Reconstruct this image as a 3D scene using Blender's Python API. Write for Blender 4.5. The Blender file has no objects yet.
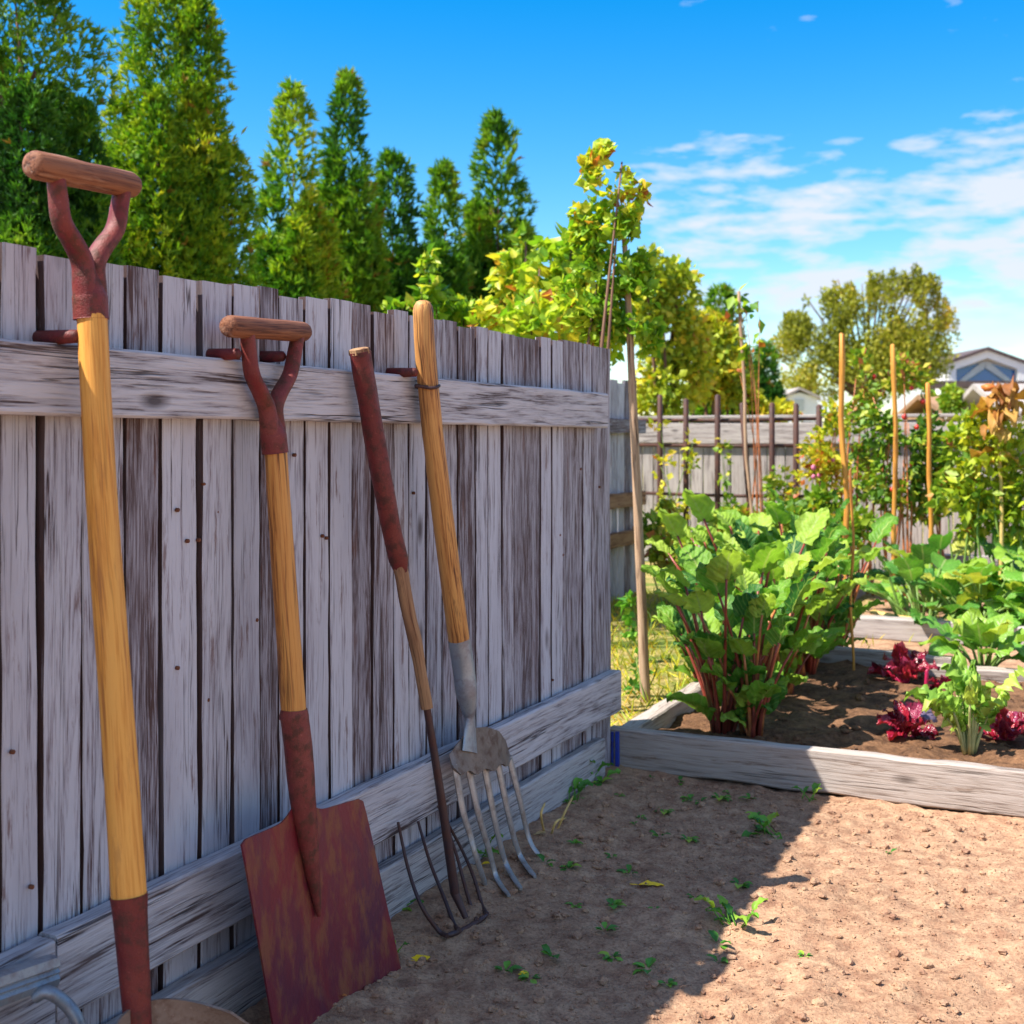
import bpy, math, random
import numpy as np
from mathutils import Vector, Matrix, noise
R = math.radians
rng = random.Random(11)
nrng = np.random.default_rng(7)
scene = bpy.context.scene
col = scene.collection

# ------------------------------------------------------------------ camera numbers and frames of reference
FPX, CX, HY, CAMH = 1250.0, 512.0, 439.0, 1.0          # focal length in pixels, centre, horizon, eye height
F0 = Vector((0.296, 3.78, 0))                           # far foot of the near fence
U = Vector((0.4322, 0.9018, 0))                         # along the fence, away from the camera
N = Vector((0.9018, -0.4322, 0))                        # out of the fence, into the garden
Z = Vector((0, 0, 1))
def fp(t, d, z): return F0 + U*t + N*d + Z*z            # fence coordinates -> world
def at(px, py, Y): return Vector(((px-CX)/FPX*Y, Y, CAMH-(py-HY)/FPX*Y))
def W(px, py, d):                                       # point seen at px,py lying d metres in front of the fence
    Y = (d-1.367)/(.9018*(px-CX)/FPX-.4322)
    return at(px, py, Y)
def WU(px, py, u):                                      # the same, on a plane across the garden u metres beyond the fence end
    Y = (u+3.537)/(.4322*(px-CX)/FPX+.9018)
    return at(px, py, Y)
def G(px, py, z=0.0):                                   # point of the level z
    return at(px, py, (CAMH-z)*FPX/(py-HY))

# ------------------------------------------------------------------ object helpers
def tag(o, label=None, cat=None, group=None, kind=None):
    if label: o['label'] = label
    if cat: o['category'] = cat
    if group: o['group'] = group
    if kind: o['kind'] = kind
    return o
def thing(name, loc, label, cat, group=None, rz=0):
    o = bpy.data.objects.new(name, None); col.objects.link(o)
    o.empty_display_size = .1
    o.location = loc; o.rotation_euler = (0, 0, rz)
    return tag(o, label, cat, group)
def copy_tree(o, parent=None):
    c = o.copy(); col.objects.link(c); c.parent = parent
    for ch in [x for x in o.children]: copy_tree(ch, c)
    return c
def link_mesh(name, me, mat, parent=None, loc=None):
    o = bpy.data.objects.new(name, me); col.objects.link(o)
    if mat is not None: me.materials.append(mat)
    if parent is not None: o.parent = parent
    if loc is not None: o.location = loc
    return o

class MB:
    """collects shapes in world coordinates; build() links them as ONE mesh object"""
    def __init__(s): s.v = []; s.f = []; s.g = []; s.r = []
    def add(s, verts, faces, gc=None, rnd=0.0):
        o = len(s.v)
        s.v += [tuple(p) for p in verts]
        s.g += ([tuple(g) for g in gc] if gc is not None else [tuple(p) for p in verts])
        s.f += [tuple(i+o for i in f) for f in faces]
        s.r += [rnd]*len(faces) if not isinstance(rnd, list) else rnd
    def build(s, name, mat, parent=None, smooth=True, origin=None, auto=None):
        org = Vector((0, 0, 0))
        p = parent
        while p is not None: org += Vector(p.location); p = p.parent
        loc = None
        if origin is not None: loc = Vector(origin)-org; org = Vector(origin)
        me = bpy.data.meshes.new(name)
        V = np.array(s.v, dtype=np.float64)-np.array(org)
        me.from_pydata([tuple(x) for x in V], [], s.f)
        fill_attr(me, s.g, s.r)
        if smooth: me.polygons.foreach_set('use_smooth', [True]*len(me.polygons))
        if auto: me.set_sharp_from_angle(angle=R(auto))
        return link_mesh(name, me, mat, parent, loc)
    # --- shapes
    def plank(s, p0, p1, wv, w, t, nseg=10, jit=.0012, ch=.003, rnd=None, seed=None, warp=0.0, edge=None):
        p0, p1, wv = Vector(p0), Vector(p1), Vector(wv).normalized()
        ax = (p1-p0); L = ax.length; ax.normalize()
        tv = ax.cross(wv).normalized()
        sd = rng.random()*100 if seed is None else seed
        off = Vector((rng.uniform(0, 20), rng.uniform(0, 20), rng.uniform(0, 40)))
        vs, gs, fs = [], [], []
        for i in range(nseg+1):
            k = i/nseg
            j1 = noise.noise((sd, k*L*9, 0))*jit*2; j2 = noise.noise((sd+9, k*L*9, 3))*jit*2
            bow = noise.noise((sd+4, k*L*1.5, 7))*warp
            for a, b in ((-1, -1), (1, -1), (1, 1), (-1, 1)):
                a1 = a*w/2+(j1 if a > 0 else j2); b1 = b*t/2
                prs = ((a1, b1-b*ch), (a1-a*ch, b1)) if (a*b > 0) else ((a1-a*ch, b1), (a1, b1-b*ch))
                for aa, bb in prs:
                    vs.append(p0+ax*(k*L)+wv*aa+tv*(bb+bow)); gs.append(off+Vector((aa, bb, k*L)))
        for i in range(nseg):
            for j in range(8):
                a = i*8+j; b = i*8+(j+1) % 8
                fs.append((a, b, b+8, a+8))
        fs.append(tuple(range(7, -1, -1))); fs.append(tuple(nseg*8+j for j in range(8)))
        rv = rng.random() if rnd is None else rnd
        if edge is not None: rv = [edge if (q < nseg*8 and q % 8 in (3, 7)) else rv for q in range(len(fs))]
        s.add(vs, fs, gs, rv)
    def tube(s, pts, rad, ns=14, ref=None, cap=True, rnd=0.5, goff=None, wob=0.0):
        pts = [Vector(p) for p in pts]
        if not isinstance(rad, (list, tuple)): rad = [rad]*len(pts)
        off = Vector((rng.uniform(0, 9), rng.uniform(0, 9), rng.uniform(0, 9))) if goff is None else goff
        vs, gs, fs = [], [], []
        n = len(pts); prev = None; l = 0
        for i, p in enumerate(pts):
            d = (pts[min(i+1, n-1)]-pts[max(i-1, 0)]).normalized()
            if prev is None:
                r0 = Vector(ref) if ref is not None else (Vector((1, 0, 0)) if abs(d.x) < .8 else Vector((0, 1, 0)))
            else: r0 = prev
            a = (r0-d*r0.dot(d)).normalized(); b = d.cross(a); prev = a
            if i: l += (p-pts[i-1]).length
            ra, rb = rad[i] if isinstance(rad[i], (tuple, list)) else (rad[i], rad[i])
            for k in range(ns):
                th = 2*math.pi*k/ns
                m = 1+wob*noise.noise((math.cos(th)*1.5+off.x, math.sin(th)*1.5, l*14+off.z))
                vs.append(p+a*(ra*math.cos(th)*m)+b*(rb*math.sin(th)*m))
                gs.append(off+Vector((math.cos(th)*ra, math.sin(th)*rb, l)))
        for i in range(n-1):
            for k in range(ns):
                a = i*ns+k; b = i*ns+(k+1) % ns
                fs.append((a, b, b+ns, a+ns))
        if cap:
            fs.append(tuple(range(ns-1, -1, -1))); fs.append(tuple((n-1)*ns+k for k in range(ns)))
        s.add(vs, fs, gs, rnd)
    def sheet(s, fn, nu, nv, th, rnd=.5):
        """fn(i/nu, j/nv) -> world point; a bent plate of thickness th"""
        P = [[Vector(fn(i/nu, j/nv)) for j in range(nv+1)] for i in range(nu+1)]
        vs, gs = [], []
        for side in (0, 1):
            for i in range(nu+1):
                for j in range(nv+1):
                    a = P[min(i+1, nu)][j]-P[max(i-1, 0)][j]; b = P[i][min(j+1, nv)]-P[i][max(j-1, 0)]
                    nn = a.cross(b)
                    nn = nn.normalized() if nn.length > 1e-12 else Vector((0, 0, 1))
                    vs.append(P[i][j]+nn*(th/2 if side == 0 else -th/2)); gs.append((i/nu*.3, j/nv*.3, side))
        o = (nu+1)*(nv+1); fs = []
        ix = lambda i, j: i*(nv+1)+j
        for i in range(nu):
            for j in range(nv):
                q = (ix(i, j), ix(i+1, j), ix(i+1, j+1), ix(i, j+1))
                fs.append(q); fs.append(tuple(o+k for k in reversed(q)))
        rim = [ix(i, 0) for i in range(nu+1)]+[ix(nu, j) for j in range(1, nv+1)]+[ix(i, nv) for i in range(nu-1, -1, -1)]+[ix(0, j) for j in range(nv-1, 0, -1)]
        for k in range(len(rim)):
            a, b = rim[k], rim[(k+1) % len(rim)]
            fs.append((b, a, a+o, b+o))
        s.add(vs, fs, gs, rnd)
    def blob(s, c, r, seed=0, rough=.25, squash=(1, 1, 1), rnd=.5, sub=2):
        vs, fs = ICO[sub]
        out = []
        for v in vs:
            m = 1+rough*noise.fractal((v[0]*1.3+seed, v[1]*1.3, v[2]*1.3), 1.0, 2.0, 3)
            out.append(Vector(c)+Vector((v[0]*squash[0], v[1]*squash[1], v[2]*squash[2]))*(r*m))
        s.add(out, fs, out, rnd)
    def leaf(s, base, d, nrm, L, w, droop=.6, fold=.25, ruff=.05, nu=8, nv=6, prof='chard', seed=0.0, rnd=None):
        """a leaf blade: midrib from base along d, bending away from nrm; ruffled margins"""
        d = Vector(d).normalized(); side = d.cross(Vector(nrm)).normalized(); up = side.cross(d).normalized()
        vs, gs, fs = [], [], []
        p = Vector(base); ang = 0
        for i in range(nu+1):
            k = i/nu
            if i:
                ang = droop*k*k
                dd = d*math.cos(ang)-up*math.sin(ang)
                p = p+dd*(L/nu)
            dd = d*math.cos(ang)-up*math.sin(ang); un = up*math.cos(ang)+d*math.sin(ang)
            if prof == 'chard': hw = w*.5*(math.sin(math.pi*min(1, .06+.94*k)**.75)**.6 if k < 1 else .02)
            elif prof == 'round': hw = w*.5*math.sqrt(max(0.0004, 1-(2*(.03+.94*k)-1)**2))
            else: hw = w*.5*max(.03, math.sin(math.pi*(.04+.95*k)))**.9
            for j in range(nv+1):
                v = 2*j/nv-1
                h = fold*abs(v)*hw+ruff*L*(v*v)*noise.noise((k*5+seed, v*2.2, seed*1.7))*1.6+ruff*L*.45*noise.noise((k*9+seed, v*5, seed))
                hw2 = hw*(1+.16*noise.noise((k*6+seed*3, 5*(1 if v > 0 else -1), 1)))
                vs.append(p+side*(v*hw2*math.cos(fold*.7))+un*h); gs.append((v, k, seed))
        for i in range(nu):
            for j in range(nv):
                a = i*(nv+1)+j
                fs.append((a, a+1, a+nv+2, a+nv+1))
        s.add(vs, fs, gs, rng.random() if rnd is None else rnd)

def fill_attr(me, gc, rnd):
    a = me.attributes.new('gc', 'FLOAT_VECTOR', 'POINT')
    a.data.foreach_set('vector', np.asarray(gc, dtype=np.float32).ravel())
    b = me.attributes.new('rnd', 'FLOAT', 'FACE')
    b.data.foreach_set('value', np.asarray(rnd, dtype=np.float32).ravel())

def _ico(sub):
    import bmesh
    bm = bmesh.new(); bmesh.ops.create_icosphere(bm, subdivisions=sub, radius=1)
    v = [tuple(x.co) for x in bm.verts]; f = [tuple(y.index for y in x.verts) for x in bm.faces]; bm.free()
    return v, f
ICO = {1: _ico(1), 2: _ico(2), 3: _ico(3)}

# ------------------------------------------------------------------ materials
class NT:
    def __init__(s, name):
        s.m = bpy.data.materials.new(name); s.m.use_nodes = True
        s.t = s.m.node_tree; s.n = s.t.nodes; s.bsdf = s.n['Principled BSDF']; s.out = s.n['Material Output']
    def new(s, ty, **kw):
        x = s.n.new(ty)
        for k, v in kw.items(): setattr(x, k, v)
        return x
    def link(s, a, b): s.t.links.new(a, b)
    def attr(s, name): return s.new('ShaderNodeAttribute', attribute_name=name)
    def mapping(s, vec, scale):
        m = s.new('ShaderNodeMapping'); m.inputs['Scale'].default_value = scale; s.link(vec, m.inputs['Vector']); return m.outputs[0]
    def noise(s, vec, scale=5, detail=4, rough=.55, dist=0):
        x = s.new('ShaderNodeTexNoise'); x.inputs['Scale'].default_value = scale; x.inputs['Detail'].default_value = detail
        x.inputs['Roughness'].default_value = rough; x.inputs['Distortion'].default_value = dist
        if vec is not None: s.link(vec, x.inputs['Vector'])
        return x
    def ramp(s, fac, stops, interp='LINEAR'):
        x = s.new('ShaderNodeValToRGB'); x.color_ramp.interpolation = interp
        el = x.color_ramp.elements
        while len(el) < len(stops): el.new(.5)
        for e, (p, c) in zip(el, stops):
            e.position = p; e.color = (*c, 1) if len(c) == 3 else c
        s.link(fac, x.inputs[0]); return x.outputs[0]
    def mix(s, fac, a, b, blend='MIX'):
        x = s.new('ShaderNodeMix', data_type='RGBA', blend_type=blend)
        for sock, val in ((x.inputs[0], fac), (x.inputs[6], a), (x.inputs[7], b)):
            if isinstance(val, (int, float)): sock.default_value = val
            elif isinstance(val, (tuple, list)): sock.default_value = (*val, 1) if len(val) == 3 else val
            else: s.link(val, sock)
        return x.outputs[2]
    def math(s, op, a, b=None, clamp=False):
        x = s.new('ShaderNodeMath', operation=op, use_clamp=clamp)
        for sock, val in ((x.inputs[0], a), (x.inputs[1], b)):
            if val is None: continue
            if isinstance(val, (int, float)): sock.default_value = val
            else: s.link(val, sock)
        return x.outputs[0]
    def bump(s, h, strength=.5, dist=.01, prev=None):
        x = s.new('ShaderNodeBump'); x.inputs['Strength'].default_value = strength; x.inputs['Distance'].default_value = dist
        s.link(h, x.inputs['Height'])
        if prev is not None: s.link(prev, x.inputs['Normal'])
        return x.outputs[0]

def bw(c): return (c, c, c)
def wood(name, light, mid, dark, stain=None, stain_amt=.5, grain=1.0, rough=.75, tint=.35, bump=.6, knots=True, streak=.5, shift=0.0, cracks=.9):
    m = NT(name); gc = m.attr('gc').outputs['Vector']; rnd = m.attr('rnd').outputs['Fac']
    warp = m.noise(m.mapping(gc, (5, 5, 1.6)), 1, 2).outputs['Color']
    wv = m.new('ShaderNodeVectorMath', operation='MULTIPLY_ADD')
    m.link(warp, wv.inputs[0]); wv.inputs[1].default_value = (.03, .03, .0); m.link(gc, wv.inputs[2])
    g = wv.outputs[0]
    fine = m.noise(m.mapping(g, (240*grain, 240*grain, 11*grain)), 1, 5, .65).outputs[0]
    med = m.noise(m.mapping(g, (66*grain, 66*grain, 3.4*grain)), 1, 4, .6).outputs[0]
    big = m.noise(m.mapping(gc, (9, 9, 2.0)), 1, 4, .6).outputs[0]
    fib = m.noise(m.mapping(g, (520*grain, 520*grain, 12*grain)), 1, 3, .7).outputs[0]
    mixv = m.math('ADD', m.math('ADD', m.math('MULTIPLY', fine, .38), m.math('MULTIPLY', med, .34)), m.math('MULTIPLY', fib, .28))
    if shift:
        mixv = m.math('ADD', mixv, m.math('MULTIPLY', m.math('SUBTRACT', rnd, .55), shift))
    c = m.ramp(mixv, [(.41, dark), (.46, mid), (.53, light)])
    c = m.mix(m.math('MULTIPLY', m.ramp(big, [(.5, bw(0)), (.72, bw(1))]), streak), c, mid, 'MIX')
    # per board tint
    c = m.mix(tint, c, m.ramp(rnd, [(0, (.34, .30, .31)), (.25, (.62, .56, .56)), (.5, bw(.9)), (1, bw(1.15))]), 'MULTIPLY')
    if stain:
        sf = m.ramp(m.noise(m.mapping(gc, (42, 42, 5.5)), 1, 6, .7).outputs[0], [(.585, bw(0)), (.66, bw(1))])
        c = m.mix(m.math('MULTIPLY', sf, stain_amt), c, stain)
    ck = m.noise(m.mapping(gc, (48*grain**.5, 48*grain**.5, 1.1)), 1, 3, .55).outputs[0]
    cg = m.ramp(m.noise(m.mapping(gc, (15, 15, 3)), 1, 2).outputs[0], [(.45, bw(0)), (.6, bw(1))])
    crack = m.math('MULTIPLY', m.ramp(m.math('ABSOLUTE', m.math('SUBTRACT', ck, .5)), [(.004, bw(1)), (.016, bw(0))]), cg)
    c = m.mix(m.math('MULTIPLY', crack, cracks), c, tuple(x*.45 for x in dark))
    h = m.math('SUBTRACT', mixv, m.math('MULTIPLY', crack, .4*cracks))
    if knots:
        vo = m.new('ShaderNodeTexVoronoi'); vo.inputs['Scale'].default_value = 1
        m.link(m.mapping(gc, (13, 13, 5)), vo.inputs['Vector'])
        sep = m.new('ShaderNodeSeparateColor'); m.link(vo.outputs['Color'], sep.inputs[0])
        gate = m.math('GREATER_THAN', sep.outputs[0], .74)
        kn = m.math('MULTIPLY', m.ramp(vo.outputs['Distance'], [(.07, bw(1)), (.21, bw(0))]), gate)
        c = m.mix(m.math('MULTIPLY', kn, .85), c, tuple(x*.55 for x in dark))
        h = m.math('SUBTRACT', h, m.math('MULTIPLY', kn, .25))
    m.link(c, m.bsdf.inputs['Base Color'])
    m.bsdf.inputs['Roughness'].default_value = rough
    m.bsdf.inputs['Specular IOR Level'].default_value = .25
    m.link(m.bump(h, bump, .006), m.bsdf.inputs['Normal'])
    return m.m

def painted(name, base, worn, rust, wear=.5, rough=.5, metal=0.0, bump=.25, scale=30, spec=.4, stretch=1.0):
    m = NT(name); gc = m.mapping(m.new('ShaderNodeTexCoord').outputs['Object'], (1, 1, stretch))
    a = m.noise(gc, scale, 6, .65).outputs[0]; b = m.noise(gc, scale*.25, 4, .6, .6).outputs[0]; f = m.noise(gc, scale*9, 3, .6).outputs[0]
    c = m.mix(m.ramp(b, [(.35, bw(0)), (.65, bw(1))]), base, worn)
    c = m.mix(m.math('MULTIPLY', m.ramp(a, [(.48, bw(0)), (.62, bw(1))]), wear), c, rust)
    c = m.mix(m.ramp(f, [(.30, bw(.35)), (.42, bw(0))]), c, tuple(x*.35 for x in base))
    c = m.mix(m.math('MULTIPLY', m.ramp(m.noise(gc, scale*4.5, 2, .5).outputs[0], [(.68, bw(0)), (.72, bw(1))]), .4*wear), c, tuple(min(1, x*1.7+.03) for x in worn))
    m.link(c, m.bsdf.inputs['Base Color'])
    m.bsdf.inputs['Metallic'].default_value = metal
    m.bsdf.inputs['Specular IOR Level'].default_value = spec
    m.link(m.ramp(a, [(.3, bw(rough-.12)), (.7, bw(min(1, rough+.15)))]), m.bsdf.inputs['Roughness'])
    m.link(m.bump(m.math('ADD', m.math('MULTIPLY', a, .7), m.math('MULTIPLY', f, .3)), bump, .004), m.bsdf.inputs['Normal'])
    return m.m

def foliage(name, stops, trans=.3, rough=.5, vein=None, mottled=.35, spec=.35, tcol=1.25, interp='LINEAR'):
    m = NT(name); rnd = m.attr('rnd').outputs['Fac']
    c = m.ramp(rnd, stops, interp)
    oc = m.new('ShaderNodeTexCoord').outputs['Object']
    if mottled:
        c = m.mix(mottled, c, m.ramp(m.noise(oc, 38, 3).outputs[0], [(.3, bw(.5)), (.7, bw(1.3))]), 'MULTIPLY')
    if vein:
        gc = m.attr('gc').outputs['Vector']
        sx = m.new('ShaderNodeSeparateXYZ'); m.link(gc, sx.inputs[0])
        av = m.math('ABSOLUTE', sx.outputs[0])
        mid = m.ramp(av, [(.02, bw(1)), (.09, bw(0))])
        sd = m.math('SINE', m.math('MULTIPLY', m.math('SUBTRACT', sx.outputs[1], m.math('MULTIPLY', av, .35)), 44))
        sdv = m.ramp(sd, [(.86, bw(0)), (1, bw(.45))])
        vf = m.math('MAXIMUM', mid, sdv)
        c = m.mix(vf, c, vein)
        m.link(m.bump(m.math('ADD', m.math('MULTIPLY', sd, -.25), m.noise(oc, 70, 3).outputs[0]), .55, .006), m.bsdf.inputs['Normal'])
    m.link(c, m.bsdf.inputs['Base Color']); m.bsdf.inputs['Roughness'].default_value = rough
    m.bsdf.inputs['Specular IOR Level'].default_value = spec
    tr = m.new('ShaderNodeBsdfTranslucent')
    m.link(m.mix(1, c, (tcol, tcol*1.05, tcol*.55), 'MULTIPLY'), tr.inputs[0])
    ms = m.new('ShaderNodeMixShader'); ms.inputs[0].default_value = trans
    m.link(m.bsdf.outputs[0], ms.inputs[1]); m.link(tr.outputs[0], ms.inputs[2]); m.link(ms.outputs[0], m.out.inputs[0])
    return m.m

def plain(name, c, rough=.6, metal=0, var=.25, scale=12, spec=.4, bump=.0):
    m = NT(name); oc = m.new('ShaderNodeTexCoord').outputs['Object']
    nz = m.noise(oc, scale, 5, .6).outputs[0]
    m.link(m.mix(1, c, m.ramp(nz, [(.3, bw(1-var)), (.7, bw(1+var))]), 'MULTIPLY'), m.bsdf.inputs['Base Color'])
    m.bsdf.inputs['Roughness'].default_value = rough; m.bsdf.inputs['Metallic'].default_value = metal
    m.bsdf.inputs['Specular IOR Level'].default_value = spec
    if bump: m.link(m.bump(nz, bump, .01), m.bsdf.inputs['Normal'])
    return m.m

M = {}
M['board'] = wood('weathered_boards', (.50, .505, .565), (.32, .30, .34), (.105, .062, .058), (.15, .075, .06), .75, tint=.45, shift=.11)
M['rail'] = wood('weathered_rail', (.53, .515, .545), (.36, .34, .365), (.075, .052, .052), (.16, .10, .08), .4, tint=.2, grain=.6, bump=1.0)
M['strip'] = wood('gap_shade_strip', (.05, .04, .045), (.035, .03, .033), (.012, .01, .01))  # near-black colour stands in for the shade in the board gaps
M['kick'] = wood('weathered_kickboard', (.46, .445, .455), (.32, .30, .31), (.12, .10, .10), (.15, .10, .08), .5, tint=.25, grain=.7, bump=.7)
M['bedwood'] = wood('bed_timber', (.43, .37, .33), (.34, .28, .24), (.19, .145, .12), (.2, .13, .09), .75, tint=.2, grain=.6, bump=.7)
M['backwood'] = wood('back_fence_boards', (.42, .375, .35), (.31, .27, .255), (.16, .13, .12), (.2, .12, .1), .4, tint=.5, grain=.5)
M['ash'] = wood('ash_shaft', (.74, .36, .075), (.62, .26, .045), (.40, .16, .04), (.40, .17, .045), .45, tint=.0, grain=.55, rough=.5, bump=.2, knots=True, streak=.3, cracks=.3)
M['oak'] = wood('oiled_shaft', (.60, .28, .07), (.48, .19, .045), (.18, .065, .02), (.15, .06, .03), .6, tint=.0, grain=.5, rough=.5, bump=.25, knots=False)
M['grip'] = wood('worn_grip', (.27, .11, .055), (.16, .058, .032), (.045, .017, .013), (.36, .22, .15), .6, tint=0, grain=.8, rough=.65, bump=.6, knots=False)
M['fork_shaft'] = wood('old_fork_shaft', (.62, .32, .10), (.46, .20, .06), (.13, .05, .022), (.10, .045, .03), .75, tint=0, grain=.6, rough=.5, bump=.35)
M['bark'] = wood('rough_bark', (.36, .21, .11), (.22, .11, .06), (.07, .03, .02), (.10, .035, .03), .7, tint=0, grain=.5, rough=.85, bump=1.0)
M['pole'] = wood('pale_pole', (.46, .31, .20), (.34, .21, .13), (.13, .07, .045), (.20, .12, .08), .5, tint=0, grain=.5, bump=.5)
M['bamboo'] = wood('bamboo_stake', (.66, .31, .06), (.55, .23, .04), (.28, .10, .025), None, tint=.3, grain=.4, rough=.5, bump=.2, knots=False)
M['rustred'] = painted('rust_red_paint', (.15, .016, .019), (.21, .045, .035), (.085, .03, .018), .9, .5, 0, .8, 45, .3)
M['redblade'] = painted('rusty_blade', (.20, .018, .026), (.10, .020, .046), (.24, .085, .035), .7, .5, .15, .5, 34, .4, .4)
M['darkred'] = painted('dark_red_socket', (.12, .013, .015), (.17, .03, .024), (.065, .022, .016), .85, .5, 0, .7, 45, .3)
M['bluegrey'] = painted('blue_grey_steel', (.26, .31, .37), (.34, .37, .40), (.15, .06, .04), .35, .45, .45)
M['steel'] = painted('bare_worn_steel', (.42, .40, .39), (.36, .35, .36), (.22, .15, .10), .5, .42, .55, .3, 40)
M['tansteel'] = painted('tan_rust_steel', (.15, .115, .095), (.26, .21, .18), (.10, .05, .03), .7, .55, .25, .3, 35)
M['iron'] = painted('dark_iron', (.055, .032, .038), (.075, .04, .035), (.10, .035, .02), .5, .5, .3)
M['rustiron'] = painted('rusty_fence_iron', (.05, .022, .018), (.075, .03, .02), (.12, .04, .02), .6, .6)
M['bluepaint'] = painted('blue_bracket', (.02, .045, .35), (.03, .07, .42), (.05, .03, .05), .5, .4)
M['cedar'] = foliage('cedar_sprays', [(0, (.022, .10, .012)), (.35, (.075, .225, .014)), (.75, (.23, .40, .02)), (.93, (.24, .31, .03)), (1, (.30, .14, .03))], .3, .6, tcol=1.3)
M['cedar_gold'] = foliage('golden_cedar_sprays', [(0, (.03, .13, .012)), (.3, (.12, .30, .014)), (.7, (.37, .49, .02)), (.95, (.54, .50, .03)), (1, (.34, .14, .03))], .32, .6, tcol=1.3)
M['vine'] = foliage('vine_leaves', [(0, (.05, .17, .015)), (.3, (.17, .36, .02)), (.6, (.38, .52, .03)), (.82, (.66, .62, .05)), (.94, (.66, .42, .05)), (1, (.45, .14, .03))], .42, .45, tcol=1.3)
M['hedge'] = foliage('autumn_hedge', [(0, (.12, .24, .02)), (.35, (.40, .48, .03)), (.72, (.68, .60, .04)), (.92, (.66, .38, .03)), (1, (.44, .10, .03))], .3, .5)
M['olive'] = foliage('olive_foliage', [(0, (.13, .16, .02)), (.5, (.34, .36, .035)), (.85, (.52, .44, .05)), (1, (.52, .32, .06))], .28, .55)
M['bean'] = foliage('garden_foliage', [(0, (.05, .15, .015)), (.4, (.16, .30, .02)), (.7, (.38, .46, .03)), (.9, (.55, .42, .06)), (1, (.44, .14, .06))], .3, .5)
M['chard'] = foliage('chard_leaf', [(0, (.03, .13, .035)), (.35, (.13, .31, .035)), (.7, (.24, .43, .045)), (1, (.38, .52, .07))], .38, .5, vein=(.34, .44, .12), spec=.25)
M['squash'] = foliage('squash_leaf', [(0, (.06, .22, .03)), (.5, (.15, .36, .04)), (.85, (.32, .48, .05)), (1, (.55, .50, .06))], .3, .42, vein=(.30, .40, .14), spec=.45)
M['beet'] = foliage('beet_leaf', [(0, (.10, .007, .02)), (.5, (.32, .012, .028)), (.85, (.48, .035, .05)), (1, (.18, .04, .12))], .2, .28, vein=(.45, .02, .10), spec=.6)
M['purple'] = foliage('purple_leaf', [(0, (.16, .12, .19)), (1, (.24, .18, .26))], .15, .4, vein=(.3, .2, .3))
M['celery'] = foliage('celery_leaf', [(0, (.18, .36, .05)), (.6, (.34, .54, .08)), (1, (.5, .6, .12))], .35, .45)
M['redstalk'] = plain('red_stalk', (.25, .045, .028), .4, 0, .4, 25, .5)
M['orangestalk'] = plain('orange_stalk', (.48, .15, .05), .4, 0, .4, 25, .5)
M['beetstalk'] = plain('beet_stalk', (.40, .015, .07), .35, 0, .3, 25, .5)
M['palestalk'] = plain('pale_stalk', (.46, .46, .18), .4, 0, .3, 25)
M['greenstalk'] = plain('green_stalk', (.16, .26, .05), .5, 0, .3, 25)
M['weed'] = foliage('seedling_leaf', [(0, (.06, .22, .03)), (.7, (.16, .40, .04)), (1, (.34, .48, .05))], .3, .45)
M['yellowleaf'] = plain('yellow_leaf', (.95, .60, .01), .45, 0, .15, 60)
M['orangeleaf'] = plain('orange_leaf', (.55, .16, .03), .5, 0, .3, 60)
M['tanleaf'] = plain('tan_leaf', (.5, .33, .14), .6, 0, .3, 60)
M['dryleaf'] = foliage('dried_leaf', [(0, (.30, .11, .03)), (.5, (.50, .24, .05)), (1, (.60, .40, .10))], .3, .6)
M['straw'] = plain('dry_straw', (.62, .42, .14), .6, 0, .3, 30)
M['fruit'] = plain('red_fruit', (.55, .03, .02), .3, 0, .15, 20, .5)
M['pink'] = plain('pink_flower', (.6, .16, .28), .5, 0, .2, 20)
M['trunk'] = wood('tree_bark', (.20, .11, .07), (.13, .07, .045), (.05, .025, .018), None, grain=.2, tint=0, bump=1, knots=False)
M['white'] = plain('white_siding', (.80, .79, .78), .6, 0, .05, 2)
M['whitetrim'] = plain('cream_trim', (.82, .78, .74), .6, 0, .05, 2)
M['greytrim'] = plain('grey_board', (.50, .52, .50), .6, 0, .1, 2)
M['roof'] = plain('dark_roof', (.10, .07, .07), .8, 0, .3, 3)
M['brownroof'] = plain('brown_roof', (.30, .17, .09), .8, 0, .3, 3)
M['greyroof'] = plain('grey_roof', (.38, .33, .30), .8, 0, .2, 3)
M['nail'] = plain('rusty_nail', (.16, .055, .025), .7, .2, .4, 200)
m = NT('window_glass'); m.bsdf.inputs['Base Color'].default_value = (.015, .11, .36, 1); m.bsdf.inputs['Roughness'].default_value = .05
m.bsdf.inputs['Specular IOR Level'].default_value = .8; M['glass'] = m.m
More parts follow.
